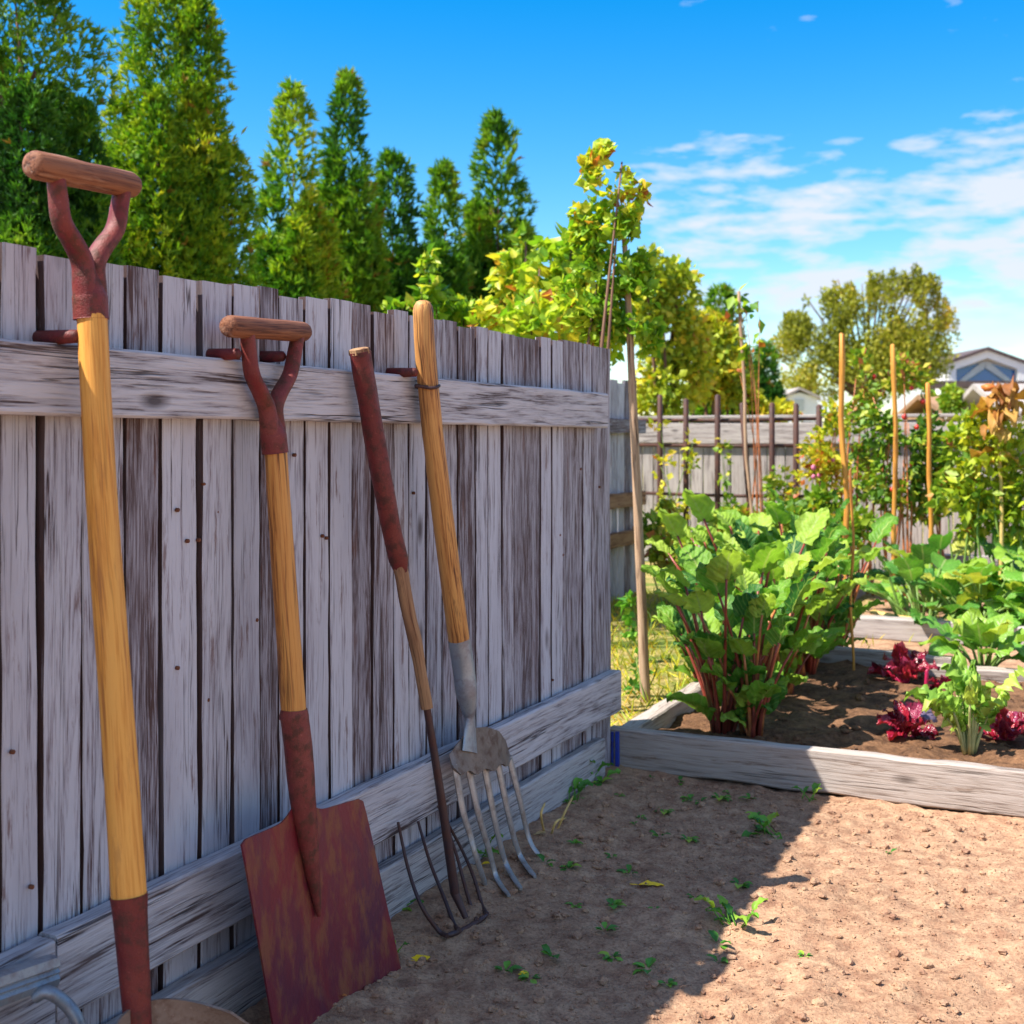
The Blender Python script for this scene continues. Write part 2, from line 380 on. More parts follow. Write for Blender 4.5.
# soil: bare earth, with straw and grass litter beyond the beds
def soil_mat(name, light, dark, litter=False):
    m = NT(name); oc = m.new('ShaderNodeTexCoord').outputs['Object']
    big = m.noise(oc, 2.2, 5, .6).outputs[0]; med = m.noise(oc, 22, 6, .7).outputs[0]; fin = m.noise(oc, 150, 4, .7).outputs[0]; gr = m.noise(oc, 420, 2, .6).outputs[0]
    c = m.mix(m.ramp(med, [(.35, bw(0)), (.65, bw(1))]), dark, light)
    c = m.mix(.5, c, m.ramp(big, [(.3, bw(.6)), (.7, bw(1.2))]), 'MULTIPLY')
    c = m.mix(.7, c, m.ramp(fin, [(.32, bw(.45)), (.5, bw(.95)), (.7, bw(1.25))]), 'MULTIPLY')
    c = m.mix(m.ramp(gr, [(.68, bw(0)), (.74, bw(.6))]), c, (.62, .50, .40))
    if litter:
        sx = m.new('ShaderNodeSeparateXYZ'); m.link(oc, sx.inputs[0])
        # distance along the fence direction: beyond the end of the near fence the ground is straw and grass
        uu = m.math('ADD', m.math('MULTIPLY', sx.outputs[0], .4322), m.math('MULTIPLY', sx.outputs[1], .9018))
        uu = m.math('ADD', uu, m.math('MULTIPLY', m.math('SUBTRACT', big, .5), .7))
        fac = m.ramp(m.math('MULTIPLY', m.math('SUBTRACT', uu, 3.45), 2.2), [(0, bw(0)), (.5, bw(1))])
        nn = m.math('ADD', m.math('SUBTRACT', m.math('MULTIPLY', sx.outputs[0], .9018), m.math('MULTIPLY', sx.outputs[1], .4322)), 1.367)
        fac = m.math('MULTIPLY', fac, m.ramp(m.math('ADD', m.math('MULTIPLY', nn, -3), .5), [(.2, bw(0)), (.6, bw(1))]))
        st = m.ramp(m.noise(m.mapping(oc, (60, 18, 1)), 1, 5, .7).outputs[0], [(.35, (.14, .12, .03)), (.5, (.34, .26, .09)), (.66, (.52, .40, .17))])
        st = m.mix(m.ramp(m.noise(oc, 3.2, 4, .6).outputs[0], [(.45, bw(0)), (.62, bw(1))]), st, (.12, .17, .03))
        c = m.mix(fac, c, st)
    m.link(c, m.bsdf.inputs['Base Color']); m.bsdf.inputs['Roughness'].default_value = .95; m.bsdf.inputs['Specular IOR Level'].default_value = .1
    h = m.math('ADD', m.math('MULTIPLY', med, .6), m.math('MULTIPLY', fin, .4))
    b1 = m.bump(h, .8, .012)
    m.link(m.bump(gr, .5, .003, b1), m.bsdf.inputs['Normal'])
    return m.m
M['soil'] = soil_mat('bare_soil', (.54, .34, .21), (.29, .155, .095), True)
M['bedsoil'] = soil_mat('bed_soil', (.25, .13, .068), (.08, .042, .025))
M['clod'] = soil_mat('soil_clod', (.54, .34, .21), (.32, .17, .11))

# ------------------------------------------------------------------ ground
def axis(lo, hi, step, far):
    core = list(np.arange(lo, hi+1e-6, step)); out = []
    d = step
    x = hi
    while x < far: d *= 1.35; x += d; out.append(min(x, far))
    back = []; d = step; x = lo
    while x > -far: d *= 1.35; x -= d; back.append(max(x, -far))
    return back[::-1]+core+out
def soil_h(x, y):
    p = Vector((x, y, 0)); q = p-F0; u, n = q.dot(U), q.dot(N)
    near = max(0.0, min(1.0, 1-(u-.2)/1.0))
    h = (noise.fractal((x*5, y*5, 1.3), 1.0, 2.1, 3)*.010+noise.fractal((x*19, y*19, 4.1), .7, 2.1, 6)*.0075)*(.3+.7*near)
    h += noise.noise((x*45, y*45, 2))*.0035*near
    h += .02*math.exp(-((n-.02)/.16)**2)*near                # earth banked against the kickboard
    return h-.004
xs = axis(-1.3, 2.5, .0125, 900); ys = axis(1.7, 4.1, .0125, 900)
vs = []; nx, ny = len(xs), len(ys)
for x in xs:
    for y in ys:
        inside = (-3 < x < 5 and 0 < y < 8)
        vs.append((x, y, soil_h(x, y) if inside else -.004))
idx = np.arange(nx*ny).reshape(nx, ny)
fs = np.stack([idx[:-1, :-1], idx[1:, :-1], idx[1:, 1:], idx[:-1, 1:]], -1).reshape(-1, 4)
me = bpy.data.meshes.new('ground'); me.from_pydata(vs, [], fs.tolist()); me.polygons.foreach_set('use_smooth', [True]*len(me.polygons))
tag(link_mesh('ground', me, M['soil']), kind='structure')

def in_front(n, u): return True
mb = MB()
def clod(mb, x, y, z, r):
    mb.blob((x, y, z), r, rng.random()*50, .55, (1, rng.uniform(.7, 1.2), rng.uniform(.5, .85)), rng.random(), 1 if r < .006 else 2)
for i in range(5200):
    u = rng.uniform(-2.1, -.02); n = rng.uniform(.1, 1.9)
    p = fp(u, n, 0); r = .0015+.0095*rng.random()**5.5
    clod(mb, p.x, p.y, soil_h(p.x, p.y)+r*.25, r)
for i in range(15000):
    u = rng.uniform(-2.1, -.02); n = rng.uniform(.1, 1.7)
    p = fp(u, n, 0); r = rng.uniform(.0008, .0024)
    mb.blob((p.x, p.y, soil_h(p.x, p.y)+r*.3), r, i*.37, .5, (1, rng.uniform(.6, 1.1), .7), rng.random(), 1)
tag(mb.build('soil_clods', M['clod'], smooth=False), 'small brown clods and crumbs scattered over the bare soil', 'soil', kind='stuff')

# ------------------------------------------------------------------ the near fence
fence = thing('board_fence', fp(0, 0, 0), 'weathered lavender grey board fence with tools leaning on its rails', 'fence')
def tpx(px, d=0): return (W(px, 500, d)-F0).dot(U)
edges = [-330, -270, -215, -165, -120, -75, -35, 2, 43, 84, 128, 163, 200, 232, 261, 281, 307, 330.5, 353, 374, 395, 411, 428, 444, 459, 477, 489.5, 503.5, 516, 541.5, 552, 563, 583, 592, 611]
mb = MB(); bk = MB()
ts = [tpx(e) for e in edges]
tone = {43: .75, 128: .12, 163: .95, 200: .7, 232: .8, 261: .05, 353: .15, 374: .3, 411: .85, 444: .35, 459: .1, 477: .75, 489.5: .9, 503.5: .4, 516: .12, 541.5: .9, 552: .8, 563: .25, 583: .6, 592: .3}
for k in range(len(ts)-1):
    a, b = ts[k], ts[k+1]
    gap = rng.uniform(.005, .0115); w = b-a-gap
    h = 1.269+rng.uniform(-.007, .007)
    dd = -.011+rng.uniform(-.004, .002)
    mb.plank(fp((a+b)/2, dd, .0), fp((a+b)/2, dd, h), U, w, .02, 26, .0016, .0022, rnd=tone.get(edges[k], rng.uniform(.35, .95)), warp=.004, edge=-1.0)  # edge: board sides toned dark, gap shade and grime put into the colour
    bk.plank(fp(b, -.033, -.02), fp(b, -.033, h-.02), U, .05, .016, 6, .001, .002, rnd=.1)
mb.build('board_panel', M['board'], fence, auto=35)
bk.build('gap_light_blocker', M['strip'], fence, auto=35)  # unseen strips added behind the gaps to stop sunlight leaking through
def rail(z0, z1, t0, t1, th, name, mat, d0=.0015, nseg=40):
    mb = MB(); mb.plank(fp(t0, d0+th/2, (z0+z1)/2), fp(t1, d0+th/2, (z0+z1)/2), Z, z1-z0, th, nseg, .0016, .004, rnd=.8)
    return mb.build(name, mat, fence, auto=35)
rail(1.033, 1.134, -3.9, tpx(608, .037), .036, 'rail', M['rail'])
tj = tpx(55, .035)
rail(.182, .305, tj+.002, tpx(621, .037), .036, 'rail', M['rail'])
rail(.178, .302, -3.9, tj-.002, .036, 'rail', M['rail'])
rail(-.03, .124, -3.9, tpx(605, .031), .030, 'kickboard', M['kick'])
mb = MB(); mb.plank(fp(.035, -.075, -.05), fp(.035, -.075, 1.2), U, .06, .07, 12, .002, .004, rnd=.05); mb.build('post', M['board'], fence, auto=35)
for px, py in [(178, 510), (188, 541), (204, 484), (217, 512), (295, 455), (327, 538), (414, 493), (323, 536), (178, 668), (208, 700), (581, 469), (600, 487), (32, 887), (13, 752), (199, 540), (257, 620), (553, 680), (563, 555), (165, 895), (560, 535)]:
    p = W(px, py, .002); nb = MB(); nb.tube([p-N*.004, p+N*.0015, p+N*.0025], [.0034, .0034, .002], 8); nb.build('nail', M['nail'], fence)
def peg(px, py, L, bend=0):
    p = W(px, py, .0); mb = MB()
    mb.tube([p-N*.01, p+N*(L*.5), p+N*L, p+N*(L+.004)], [.011, .0105, .0095, .005], 10)
    mb.build('peg', M['darkred'], fence)
peg(41, 338, .068); peg(208, 355, .062); peg(262, 357, .045); peg(388, 373, .066)

# ------------------------------------------------------------------ the tools
def lerp(a, b, k): return a+(b-a)*k
def pline(pts, n):
    """smooth curve through the points (Catmull-Rom)"""
    P = [Vector(p) for p in pts]; P = [P[0]*2-P[1]]+P+[P[-1]*2-P[-2]]; out = []
    for i in range(1, len(P)-2):
        for k in range(n):
            t = k/n; a, b, c, d = P[i-1], P[i], P[i+1], P[i+2]
            out.append(.5*((2*b)+(c-a)*t+(2*a-5*b+4*c-d)*t*t+(3*b-a-3*c+d)*t**3))
    out.append(P[-2]); return out
def dgrip(root, gl, gr, top, rg, arm_l, arm_r, crotch, rs, mat_y):
    """D handle: wooden cross grip gl-gr, a steel yoke of two arms meeting the socket at crotch"""
    mb = MB(); ax = (gr-gl); L = ax.length; axn = ax.normalized()
    prof = [(0, .55), (.012, .86), (.04, 1), (.3, 1.02), (.5, .97), (.7, 1.0), (.95, .96), (.985, .84), (1, .5)]
    mb.tube([gl+ax*k for k, _ in prof], [rg*r for _, r in prof], 18, wob=.06)
    mb.build('grip', M['grip'], root, auto=60)
    mb = MB()
    d = (top-crotch).normalized()
    for a, sgn in ((arm_l, -1), (arm_r, 1)):
        p0 = gl+ax*a; e = crotch+axn*(sgn*rs*.50)
        pts = pline([p0+Z*.004, lerp(p0, e, .30)+axn*(sgn*.010), lerp(p0, e, .62)+axn*(sgn*.019), lerp(p0, e, .88)+axn*(sgn*.009), e+d*.012, lerp(e, top+axn*(sgn*rs*.42), .55), top+axn*(sgn*rs*.36)-d*.006], 5)
        n = len(pts)
        rr = [(lerp(rg*.54, rs*.66, min(1, 1.25*i/(n-1))), lerp(rg*.72, rs*.92, i/(n-1))) for i in range(n)]
        mb.tube(pts, rr, 16, ref=axn)
    mb.tube(pline([lerp(crotch, top, .12), lerp(crotch, top, .5), lerp(crotch, top, .8), top, top+d*.002], 4),
            [rs*.5+rs*.62*min(1, i/6) for i in range(14)]+[rs*1.15, rs*1.16, rs*1.15], 20)
    mb.build('yoke', mat_y, root, auto=60)

# -- the tall round-point shovel on the left
b = W(135, 1224, .25); b.z = 0
sh = thing('round_shovel', b, 'tall long shovel with yellow wooden shaft and red D handle, nearest the left edge', 'shovel')
gl, gr = W(30, 164, .075), W(135, 186, .075)
crotch = W(88, 256, .072); top = W(91, 318, .076)
dgrip(sh, gl, gr, top, .0195, .22, .88, crotch, .0215, M['rustred'])
s1 = W(129, 898, .2)
mb = MB(); mb.tube(pline([top+Z*.03, W(103, 520, .112), W(119, 740, .165), s1], 8), [.0205+.0025*i/24 for i in range(25)], 20, wob=.03); mb.build('shaft', M['ash'], sh, auto=60)
s2 = W(139, 1040, .222)
mb = MB(); d = (s2-s1).normalized()
mb.tube(pline([s1-d*.004, s1+d*.03, lerp(s1, s2, .6), s2, s2+d*.14], 6), [.0243+(-.0004*i) for i in range(24)]+[.012], 20); mb.build('socket', M['darkred'], sh, auto=50)
mb = MB(); bc = s2+Z*.045; bc2 = Vector((b.x, b.y, 0))
R_dir = Vector((.62, .785, 0)).normalized(); fwd = N
def rblade(i, j):
    s = i*2-1; v = j
    hw = .155*min(1.0, (.62+1.6*v) if v < .24 else 1)*(1 if v < .55 else math.sqrt(max(0.001, 1-((v-.55)/.47)**2)))
    dz = -.26*v-.035*(abs(s)**2.2)*(1-v)
    return Vector((bc.x, bc.y, 0))+Z*(.262+dz)+R_dir*(s*hw)+fwd*(.02*v+.055*s*s*(1-.4*v))
mb.sheet(rblade, 18, 18, .0035); mb.build('blade', M['tansteel'], sh, auto=60)

# -- the square-bladed shovel
b = W(335, 1000, .145); b.z = 0
sq = thing('square_shovel', b, 'shovel with big square rust red blade and worn brown D grip', 'shovel')
gl, gr = W(226, 326, .062), W(306, 332, .062)
crotch = W(270, 402, .064); top = W(275, 452, .068)
dgrip(sq, gl, gr, top, .0185, .24, .90, crotch, .0205, M['rustred'])
s1 = W(294, 716, .110)
mb = MB(); mb.tube(pline([top+Z*.03, W(283, 560, .085), s1], 10), [.0195+.0018*i/20 for i in range(21)], 20, wob=.04); mb.build('shaft', M['oak'], sq, auto=60)
mb = MB(); s2 = W(303, 800, .122); s3 = W(312, 868, .131); s4 = W(319, 916, .137)
pts = pline([s1+Z*.004, W(298, 745, .116), s2, s3, s4], 6); n = len(pts)
mb.tube(pts, [(.0245*(1-.0*k)*(1 if k < .55 else 1-.86*((k-.55)/.45)), .024*(1 if k < .4 else max(.12, 1-1.35*(k-.4)))) for k in [i/(n-1) for i in range(n)]], 18, ref=U)
mb.tube([s1+Z*.012, s1+Z*.0, s1-Z*.004], [.0225, .0255, .0255], 20)
mb.build('socket', M['rustred'], sq, auto=50)
TL, TR, BR, BL = W(235, 840, .112), W(357, 797, .112), W(399, 974, .152), W(274, 1050, .14)
def qblade(i, j):
    p = lerp(lerp(TL, TR, i), lerp(BL, BR, i), j)
    s = 2*i-1; c = max(0, 1-(j/.16)) if j < .16 else 0
    p = p+Z*(.034*math.exp(-(s/.20)**2)*(1-min(1, j*9)))
    p = p-Z*(.006*c*c*(1 if abs(s) > .94 else 0))
    p = p+N*(.012*s*s*(1-.5*j)+.004*math.exp(-(s/.12)**2)*max(0, 1-j*2))
    return p
mb = MB(); mb.sheet(qblade, 30, 24, .0035); mb.build('blade', M['redblade'], sq, auto=60)

# -- the bent-tined fork with the broken dark red handle
b = W(460, 930, .165); b.z = 0
hf = thing('tined_cultivator', b, 'slim cultivator with broken dark red stick handle and thin upturned tines', 'cultivator')
h0, h1, h2, h3 = W(360, 352, .066), W(401, 572, .10), W(427, 708, .122), W(455, 893, .155)
mb = MB(); pts = pline([h0, W(373, 430, .075), W(386, 500, .088), h1], 6); n = len(pts)
mb.tube(pts, [.0215-.003*i/(n-1) for i in range(n-1)]+[.013], 16, wob=.12); mb.build('handle_sleeve', M['darkred'], hf, auto=60)
mb = MB(); dd = (h0-pts[1]).normalized(); mb.tube([h0-dd*.004, h0+dd*.006, h0+dd*.008], [.0205, .019, .012], 14, wob=.3); mb.build('broken_end', M['bark'], hf, auto=40)
mb = MB(); pts = pline([lerp(h1, h0, .03), W(408, 612, .107), W(418, 655, .113), h2], 6); n = len(pts)
mb.tube(pts, [.0145-.003*i/(n-1) for i in range(n)], 14, wob=.28); mb.build('shaft', M['bark'], hf, auto=60)
mb = MB(); pts = pline([lerp(h2, h1, .02), W(440, 790, .136), h3], 8); n = len(pts)
mb.tube(pts, [.0075+.0025*i/(n-1) for i in range(n)], 12); mb.build('rod', M['iron'], hf, auto=60)
bar0, bar1 = G(445, 936, .012), G(487, 915, .012)
mb = MB(); pts = [lerp(bar0, bar1, k/8)-Z*(.006*math.sin(k/8*math.pi)) for k in range(9)]
mb.tube(pts, [.003]+[.0055]*7+[.003], 12); mb.tube([h3, lerp(h3, lerp(bar0, bar1, .55), .8)], [.0095, .006], 12)
mb.build('head_bar', M['iron'], hf, auto=60)
tin = [[(398, 822), (408, 868), (421, 905), (438, 930), (447, 936)], [(418, 821), (430, 862), (445, 900), (454, 924), (459, 930)],
       [(441, 812), (455, 850), (466, 890), (474, 915), (477, 920)], [(438, 806), (461, 848), (474, 878), (482, 905), (487, 914)]]
for q in tin:
    ds = [.05, .085, .125, .155, .165]
    pts = []
    for (px, py), dd in zip(q[:-1], ds): pts.append(W(px, py, dd))
    pts.append(G(q[-1][0], q[-1][1], .013))
    c = pline(pts, 6); n = len(c)
    mb = MB(); mb.tube(c, [(.003+.002*i/(n-1), .003+.002*i/(n-1)) for i in range(n)], 8); mb.build('tine', M['iron'], hf, auto=60)

# -- the manure fork
b = W(500, 885, .14); b.z = 0
mf = thing('manure_fork', b, 'manure fork with wooden handle, blue grey ferrule and broad curved steel tines', 'fork')
k0, k1, k2 = W(423, 311, .07), W(437, 470, .072), W(459, 640, .075)
mb = MB(); pts = pline([k0, W(426, 360, .07), k1, k2], 7); n = len(pts)
rad = [.0215+.002*i/(n-1) for i in range(n)]
mb.tube([k0+Z*.022, k0+Z*.019, k0+Z*.01]+pts, [.008, .0145, .0195]+rad, 18, wob=.05); mb.build('shaft', M['fork_shaft'], mf, auto=60)
rp = W(427.5, 387, .07); mb = MB()
ring = [rp+U*(.0245*math.cos(a))+N*(.0245*math.sin(a))+Z*(.003*math.sin(a*2)) for a in [2*math.pi*i/24 for i in range(25)]]
mb.tube(ring, .0035, 8, cap=False); mb.tube([rp-U*.02+N*.012, rp-U*.036-N*.01], .003, 8); mb.tube([rp+U*.02+N*.012, rp+U*.04-N*.01], .003, 8)
mb.build('wire_ring', M['iron'], mf)
f1, f2, f3 = W(466, 690, .082), W(470, 722, .084), W(470, 752, .094)
mb = MB(); pts = pline([k2-Z*.002+(k2-f1).normalized()*.004, W(463.5, 668, .078), f1, W(468.5, 708, .083), f2, f3], 5); n = len(pts)
mb.tube(pts, [(.0245, .0245) if i/(n-1) < .42 else ((lerp(.0245, .015, (i/(n-1)-.42)/.3) if i/(n-1) < .72 else lerp(.015, .034, (i/(n-1)-.72)/.28)), lerp(.0245, .0035, min(1, (i/(n-1)-.42)/.5))) for i in range(n)], 18, ref=U)
mb.build('ferrule', M['bluegrey'], mf, auto=60)
tp = [(449, 755), (457, 744), (471, 728), (486, 727), (498, 731), (505, 741), (508, 752)]
bt = [(453, 771), (463, 773), (474, 773), (485, 771), (496, 768), (505, 765), (512, 761)]
def poly(P, k):
    q = k*(len(P)-1); a = min(int(q), len(P)-2); f = q-a
    return (lerp(P[a][0], P[a+1][0], f), lerp(P[a][1], P[a+1][1], f))
def fhead(i, j):
    a, b_ = poly(tp, i), poly(bt, i); s = 2*i-1
    px, py = lerp(a[0], b_[0], j), lerp(a[1], b_[1], j)-5*max(0, j-.55)*math.cos(s*math.pi*4)
    return W(px, py, .072+.018*j+.012*(1-s*s))
mb = MB(); mb.sheet(fhead, 40, 10, .005); mb.build('head', M['tansteel'], mf, auto=60)
tines = [[(455, 764), (463, 811), (470, 834), (476, 856), (486, 886)], [(468, 765), (478, 812), (489, 850), (497, 878), (509, 896)],
         [(484, 763), (494, 816), (501, 847), (508, 868), (521, 889)], [(497, 760), (508, 812), (515, 841), (522, 859), (535, 877)], [(509, 757), (520, 800), (527, 831), (532, 845), (539, 855)]]
for q in tines:
    ds = [.084, .102, .110, .124]
    pts = [W(px, py, dd) for (px, py), dd in zip(q[:-1], ds)]+[G(q[-1][0], q[-1][1], .012)]
    c = pline(pts, 7); n = len(c)
    mb = MB(); mb.tube(c, [(lerp(.0125, .0085, min(1, 1.5*i/(n-1))) if i < n-1 else .004, lerp(.006, .003, i/(n-1))) for i in range(n)], 10, ref=U); mb.build('tine', M['steel'], mf, auto=60)

# -- the rake whose head rests on the lower rail, at the left edge
rb = W(-150, 1300, .3); rb.z = 0
rk = thing('garden_rake', rb, 'pale blue grey steel rake head with curved tine, cut by the left edge', 'rake')
e0, e1 = W(-130, 1035, .075), W(54, 970, .066)
mb = MB(); axv = (e1-e0)
prof = [(.0, .021), (.009, .019), (.012, .008), (.008, .004), (.012, 0), (.008, -.004), (.012, -.009), (.009, -.019), (0, -.021)]
vs, fs = [], []
for k in range(9):
    c = e0+axv*(k/8); 
    for a, z_ in prof: vs.append(c+N*a+Z*z_)
    for a, z_ in reversed(prof): vs.append(c+N*(-.012)+Z*z_*.9)
m_ = len(prof)*2
for k in range(8):
    for j in range(m_):
        a = k*m_+j; b_ = k*m_+(j+1) % m_; fs.append((a, b_, b_+m_, a+m_))
fs.append(tuple(range(m_-1, -1, -1))); fs.append(tuple(8*m_+j for j in range(m_)))
mb.add(vs, fs); mb.build('head_bar', M['bluegrey'], rk, auto=30)
for off in (0, -.11, -.2):
    mb = MB(); o = U*off
    c = pline([W(33, 998, .07)+o, W(47, 992, .085)+o, W(66, 1004, .10)+o, W(79, 1024, .115)+o, W(86, 1056, .12)+o], 6); n = len(c)
    mb.tube(c, [(lerp(.013, .011, i/(n-1)), .009) if 0 < i else (.003, .003) for i in range(n)], 12, ref=U); mb.build('tine', M['bluegrey'], rk, auto=60)
mb = MB(); hc = e0+axv*.25; mb.tube([hc, lerp(hc, rb, .5), rb+Z*.0], [.014, .015, .014], 14); mb.build('shaft', M['oak'], rk, auto=60)

# ------------------------------------------------------------------ the raised beds
bed = thing('raised_bed', fp(.02, .01, 0), 'raised bed of grey timber boards, red beets and chard growing in it', 'raised bed')
mb = MB(); mb.plank(fp(.04, -.01, .063), fp(.04, 2.6, .058), Z, .122, .045, 40, .003, .005, rnd=.8); mb.build('front_board', M['bedwood'], bed, auto=35)
mb = MB(); mb.plank(fp(.066, .03, .056), fp(1.75, .03, .062), Z, .124, .062, 26, .003, .005, rnd=.9); mb.build('side_board', M['bedwood'], bed, auto=35)
mb = MB(); mb.plank(fp(1.78, .0, .065), fp(1.76, .79, .06), Z, .13, .06, 16, .003, .006, rnd=.6); mb.build('back_board', M['bedwood'], bed, auto=35)
mb = MB(); mb.plank(fp(1.66, .70, .05), fp(1.64, 2.6, .05), Z, .11, .08, 24, .004, .006, rnd=.5); mb.build('back_board', M['bedwood'], bed, auto=35)
mb = MB(); mb.plank(fp(.0105, .02, .0), fp(.0105, .02, .115), N, .012, .008, 3, .0005, .001); mb.plank(fp(.0125, .003, .0), fp(.0125, .003, .112), N, .008, .006, 3, .0005, .001); mb.build('corner_bracket', M['bluepaint'], bed, auto=35)

bx, by = np.arange(.06, 2.6, .02), np.arange(.06, 1.78, .02)
vs = []
for n_ in bx:
    for u_ in by:
        p = fp(u_, n_, 0)
        vs.append(p+Z*(.066+noise.fractal((p.x*7, p.y*7, 3), .9, 2.1, 4)*.022+noise.noise((p.x*40, p.y*40, 1))*.007))
i_ = np.arange(len(bx)*len(by)).reshape(len(bx), len(by))
fs = np.stack([i_[:-1, :-1], i_[:-1, 1:], i_[1:, 1:], i_[1:, :-1]], -1).reshape(-1, 4)
me = bpy.data.meshes.new('bed_soil'); me.from_pydata([tuple(v) for v in vs], [], fs.tolist()); me.polygons.foreach_set('use_smooth', [True]*len(me.polygons))
tag(link_mesh('bed_soil', me, M['bedsoil']), kind='structure')
def bedz(p): return .066+noise.fractal((p.x*7, p.y*7, 3), .9, 2.1, 4)*.022
mb = MB()
for i in range(420):
    p = fp(rng.uniform(.1, 1.6), rng.uniform(.35, 1.9), 0); r = .004+.014*rng.random()**3
    clod(mb, p.x, p.y, bedz(p)+r*.2, r)
tag(mb.build('bed_clods', M['bedsoil'], smooth=False), 'dark crumbly clods lying on the soil inside the raised bed', 'soil', kind='stuff')
bed2 = thing('raised_bed', fp(2.95, 0, 0), 'farther raised bed of pale timber under the squash leaves', 'raised bed')
mb = MB(); mb.plank(fp(2.95, -.1, .05), fp(2.9, 4.2, .05), Z, .11, .10, 30, .004, .008, rnd=.9); mb.build('front_board', M['backwood'], bed2, auto=35)
mb = MB(); mb.plank(fp(5.15, .1, .12), fp(5.15, 4.6, .12), Z, .24, .08, 20, .004, .006, rnd=.7); mb.build('back_board', M['backwood'], bed2, auto=35)
mb = MB(); mb.plank(fp(3.0, -.1, .05), fp(5.1, -.1, .05), Z, .12, .06, 20, .004, .006, rnd=.7); mb.build('side_board', M['backwood'], bed2, auto=35)

# ------------------------------------------------------------------ leafy plants
def stalk_curve(base, az, lean, L, curve=.35):
    pts = []; p = Vector(base); a = lean*.35
    for i in range(6):
        pts.append(p.copy()); a += lean*.65/5+curve*.03
        p = p+(Vector((math.cos(az), math.sin(az), 0))*math.sin(a)+Z*math.cos(a))*(L/5)
    return pts, a
def plant(name, label, cat, group, n, sl, lean, ll, lw, stalkmats, leafmat, sr=(.011, .006), droop=(.5, 1.2), prof='chard', base_r=.03, separate=True, ruff=.09, res=(8, 6), fold=.25):
    root = thing(name, (0, 0, 0), label, cat, group)
    SM, LM = MB(), MB()
    for k in range(n):
        az = 2*math.pi*k*.381966*1.0+rng.uniform(-.3, .3); ln = rng.uniform(*lean)
        pts, a = stalk_curve((base_r*math.cos(az)*rng.random(), base_r*math.sin(az)*rng.random(), -.015), az, ln, rng.uniform(*sl))
        sm = SM if not separate else MB(); lm = LM if not separate else MB()
        sm.tube(pts, [lerp(sr[0], sr[1], i/5) for i in range(6)], 8)
        h = Vector((math.cos(az), math.sin(az), 0)); tw = rng.uniform(-.5, .5)
        a2 = a+rng.uniform(-.1, .35)
        d = h*math.sin(a2)+Z*math.cos(a2); nr = Z*math.sin(a2)-h*math.cos(a2)
        nr = (nr+Vector((-h.y, h.x, 0))*tw).normalized()
        L = rng.uniform(*ll)
        lm.leaf(pts[-1]-(pts[-1]-pts[-2])*.1, d, nr, L, L*rng.uniform(*lw), rng.uniform(*droop), fold, ruff, res[0], res[1], prof, rng.random()*50, rng.random()**1.15)
        if separate:
            sm.build('stalk', M[rng.choice(stalkmats)], root); lm.build('leaf', M[leafmat], root)
    if not separate:
        SM.build('stem', M[stalkmats[0]], root); LM.build('foliage', M[leafmat], root)
    return root
def put(root, loc, rz, sc, label=None, first=False):
    o = root if first else copy_tree(root)
    o.location = loc; o.rotation_euler = (0, 0, rz); o.scale = (sc, sc, sc)
    if label: o['label'] = label
    return o
CG = 'red stemmed chard in the raised bed'
rng.seed(5)
chard = [plant('chard_plant', 'x', 'chard', CG, 30, (.06, .67), (.04, .62), (.12, .205), (.68, .95), ['redstalk', 'redstalk', 'orangestalk'], 'chard', (.0088, .0045), ruff=.17, res=(13, 10), base_r=.05) for _ in range(3)]
cpos = [((722, 731), 0.84, 'chard with thick red stems closest behind the corner of the raised bed'),
        ((752, 734), 0.8, 'chard with orange red stems just behind the front board, right of the corner plant'),
        ((706, 694), 0.62, 'chard hanging its leaves over the left side board of the bed'),
        ((745, 700), 0.94, 'tall bushy chard in the middle of the chard clump'),
        ((780, 692), 0.88, 'chard at the right front of the clump beside open soil'),
        ((806, 672), 0.88, 'chard with red stems at the right side of the clump'),
        ((757, 662), 1.0, 'tallest chard at the back of the clump'),
        ((834, 656), 0.86, 'chard beside the thin bamboo cane, rightmost of the clump'),
        ((798, 646), 0.98, 'chard at the far right corner at the back of the clump'),
        ((728, 668), 0.9, 'chard at the far left of the clump near the pale pole')]
used = set()
for i, ((px, py), sc, lb) in enumerate(cpos):
    p = G(px, py, .07); k = i % 3
    put(chard[k], p, rng.uniform(0, 6.28), sc, lb, first=k not in used); used.add(k)
beet = [plant('beet_plant', 'x', 'beet', 'red leaved beets in the bed', 15, (.03, .09), (.15, 1.05), (.08, .14), (.5, .72), ['beetstalk'], 'beet', (.006, .004), (.3, 1.0), ruff=.24, base_r=.02, res=(11, 8), fold=.4) for _ in range(2)]
bpos = [((903, 682), 1.15, 'upright red beet near the back board of the bed'), ((905, 738), .95, 'glossy red beet right behind the sunlit front board'),
        ((1006, 742), .9, 'purple red beet at the right edge beside the pale green celery'), ((943, 690), .55, 'small wilted dark beet lying between two larger ones')]
for i, ((px, py), sc, lb) in enumerate(bpos):
    put(beet[i % 2], G(px, py, .06), rng.uniform(0, 6), sc*.78, lb, first=i < 2)
mb = MB(); p = G(926, 702, .07)
mb.tube(pline([p-Z*.02, p+Z*.05, p+Z*.105+Vector((.003, 0, 0)), p+Z*.115], 4), [.007]*9+[.006, .005, .004, .001], 10)
tag(mb.build('beet_stalk', M['beetstalk'], origin=p), 'single bare magenta stalk standing upright from the soil', 'plant')
mb = MB(); p = G(918, 722, .085)
mb.leaf(p-Vector((.075, .03, -.02)), (1, .15, .18), (0, -.5, 1), .16, .08, .9, .4, .14, 8, 6, 'chard', 3)
tag(mb.build('purple_leaf', M['purple'], origin=p), 'dull purple grey leaf lying on the soil above the front red beet', 'leaf')
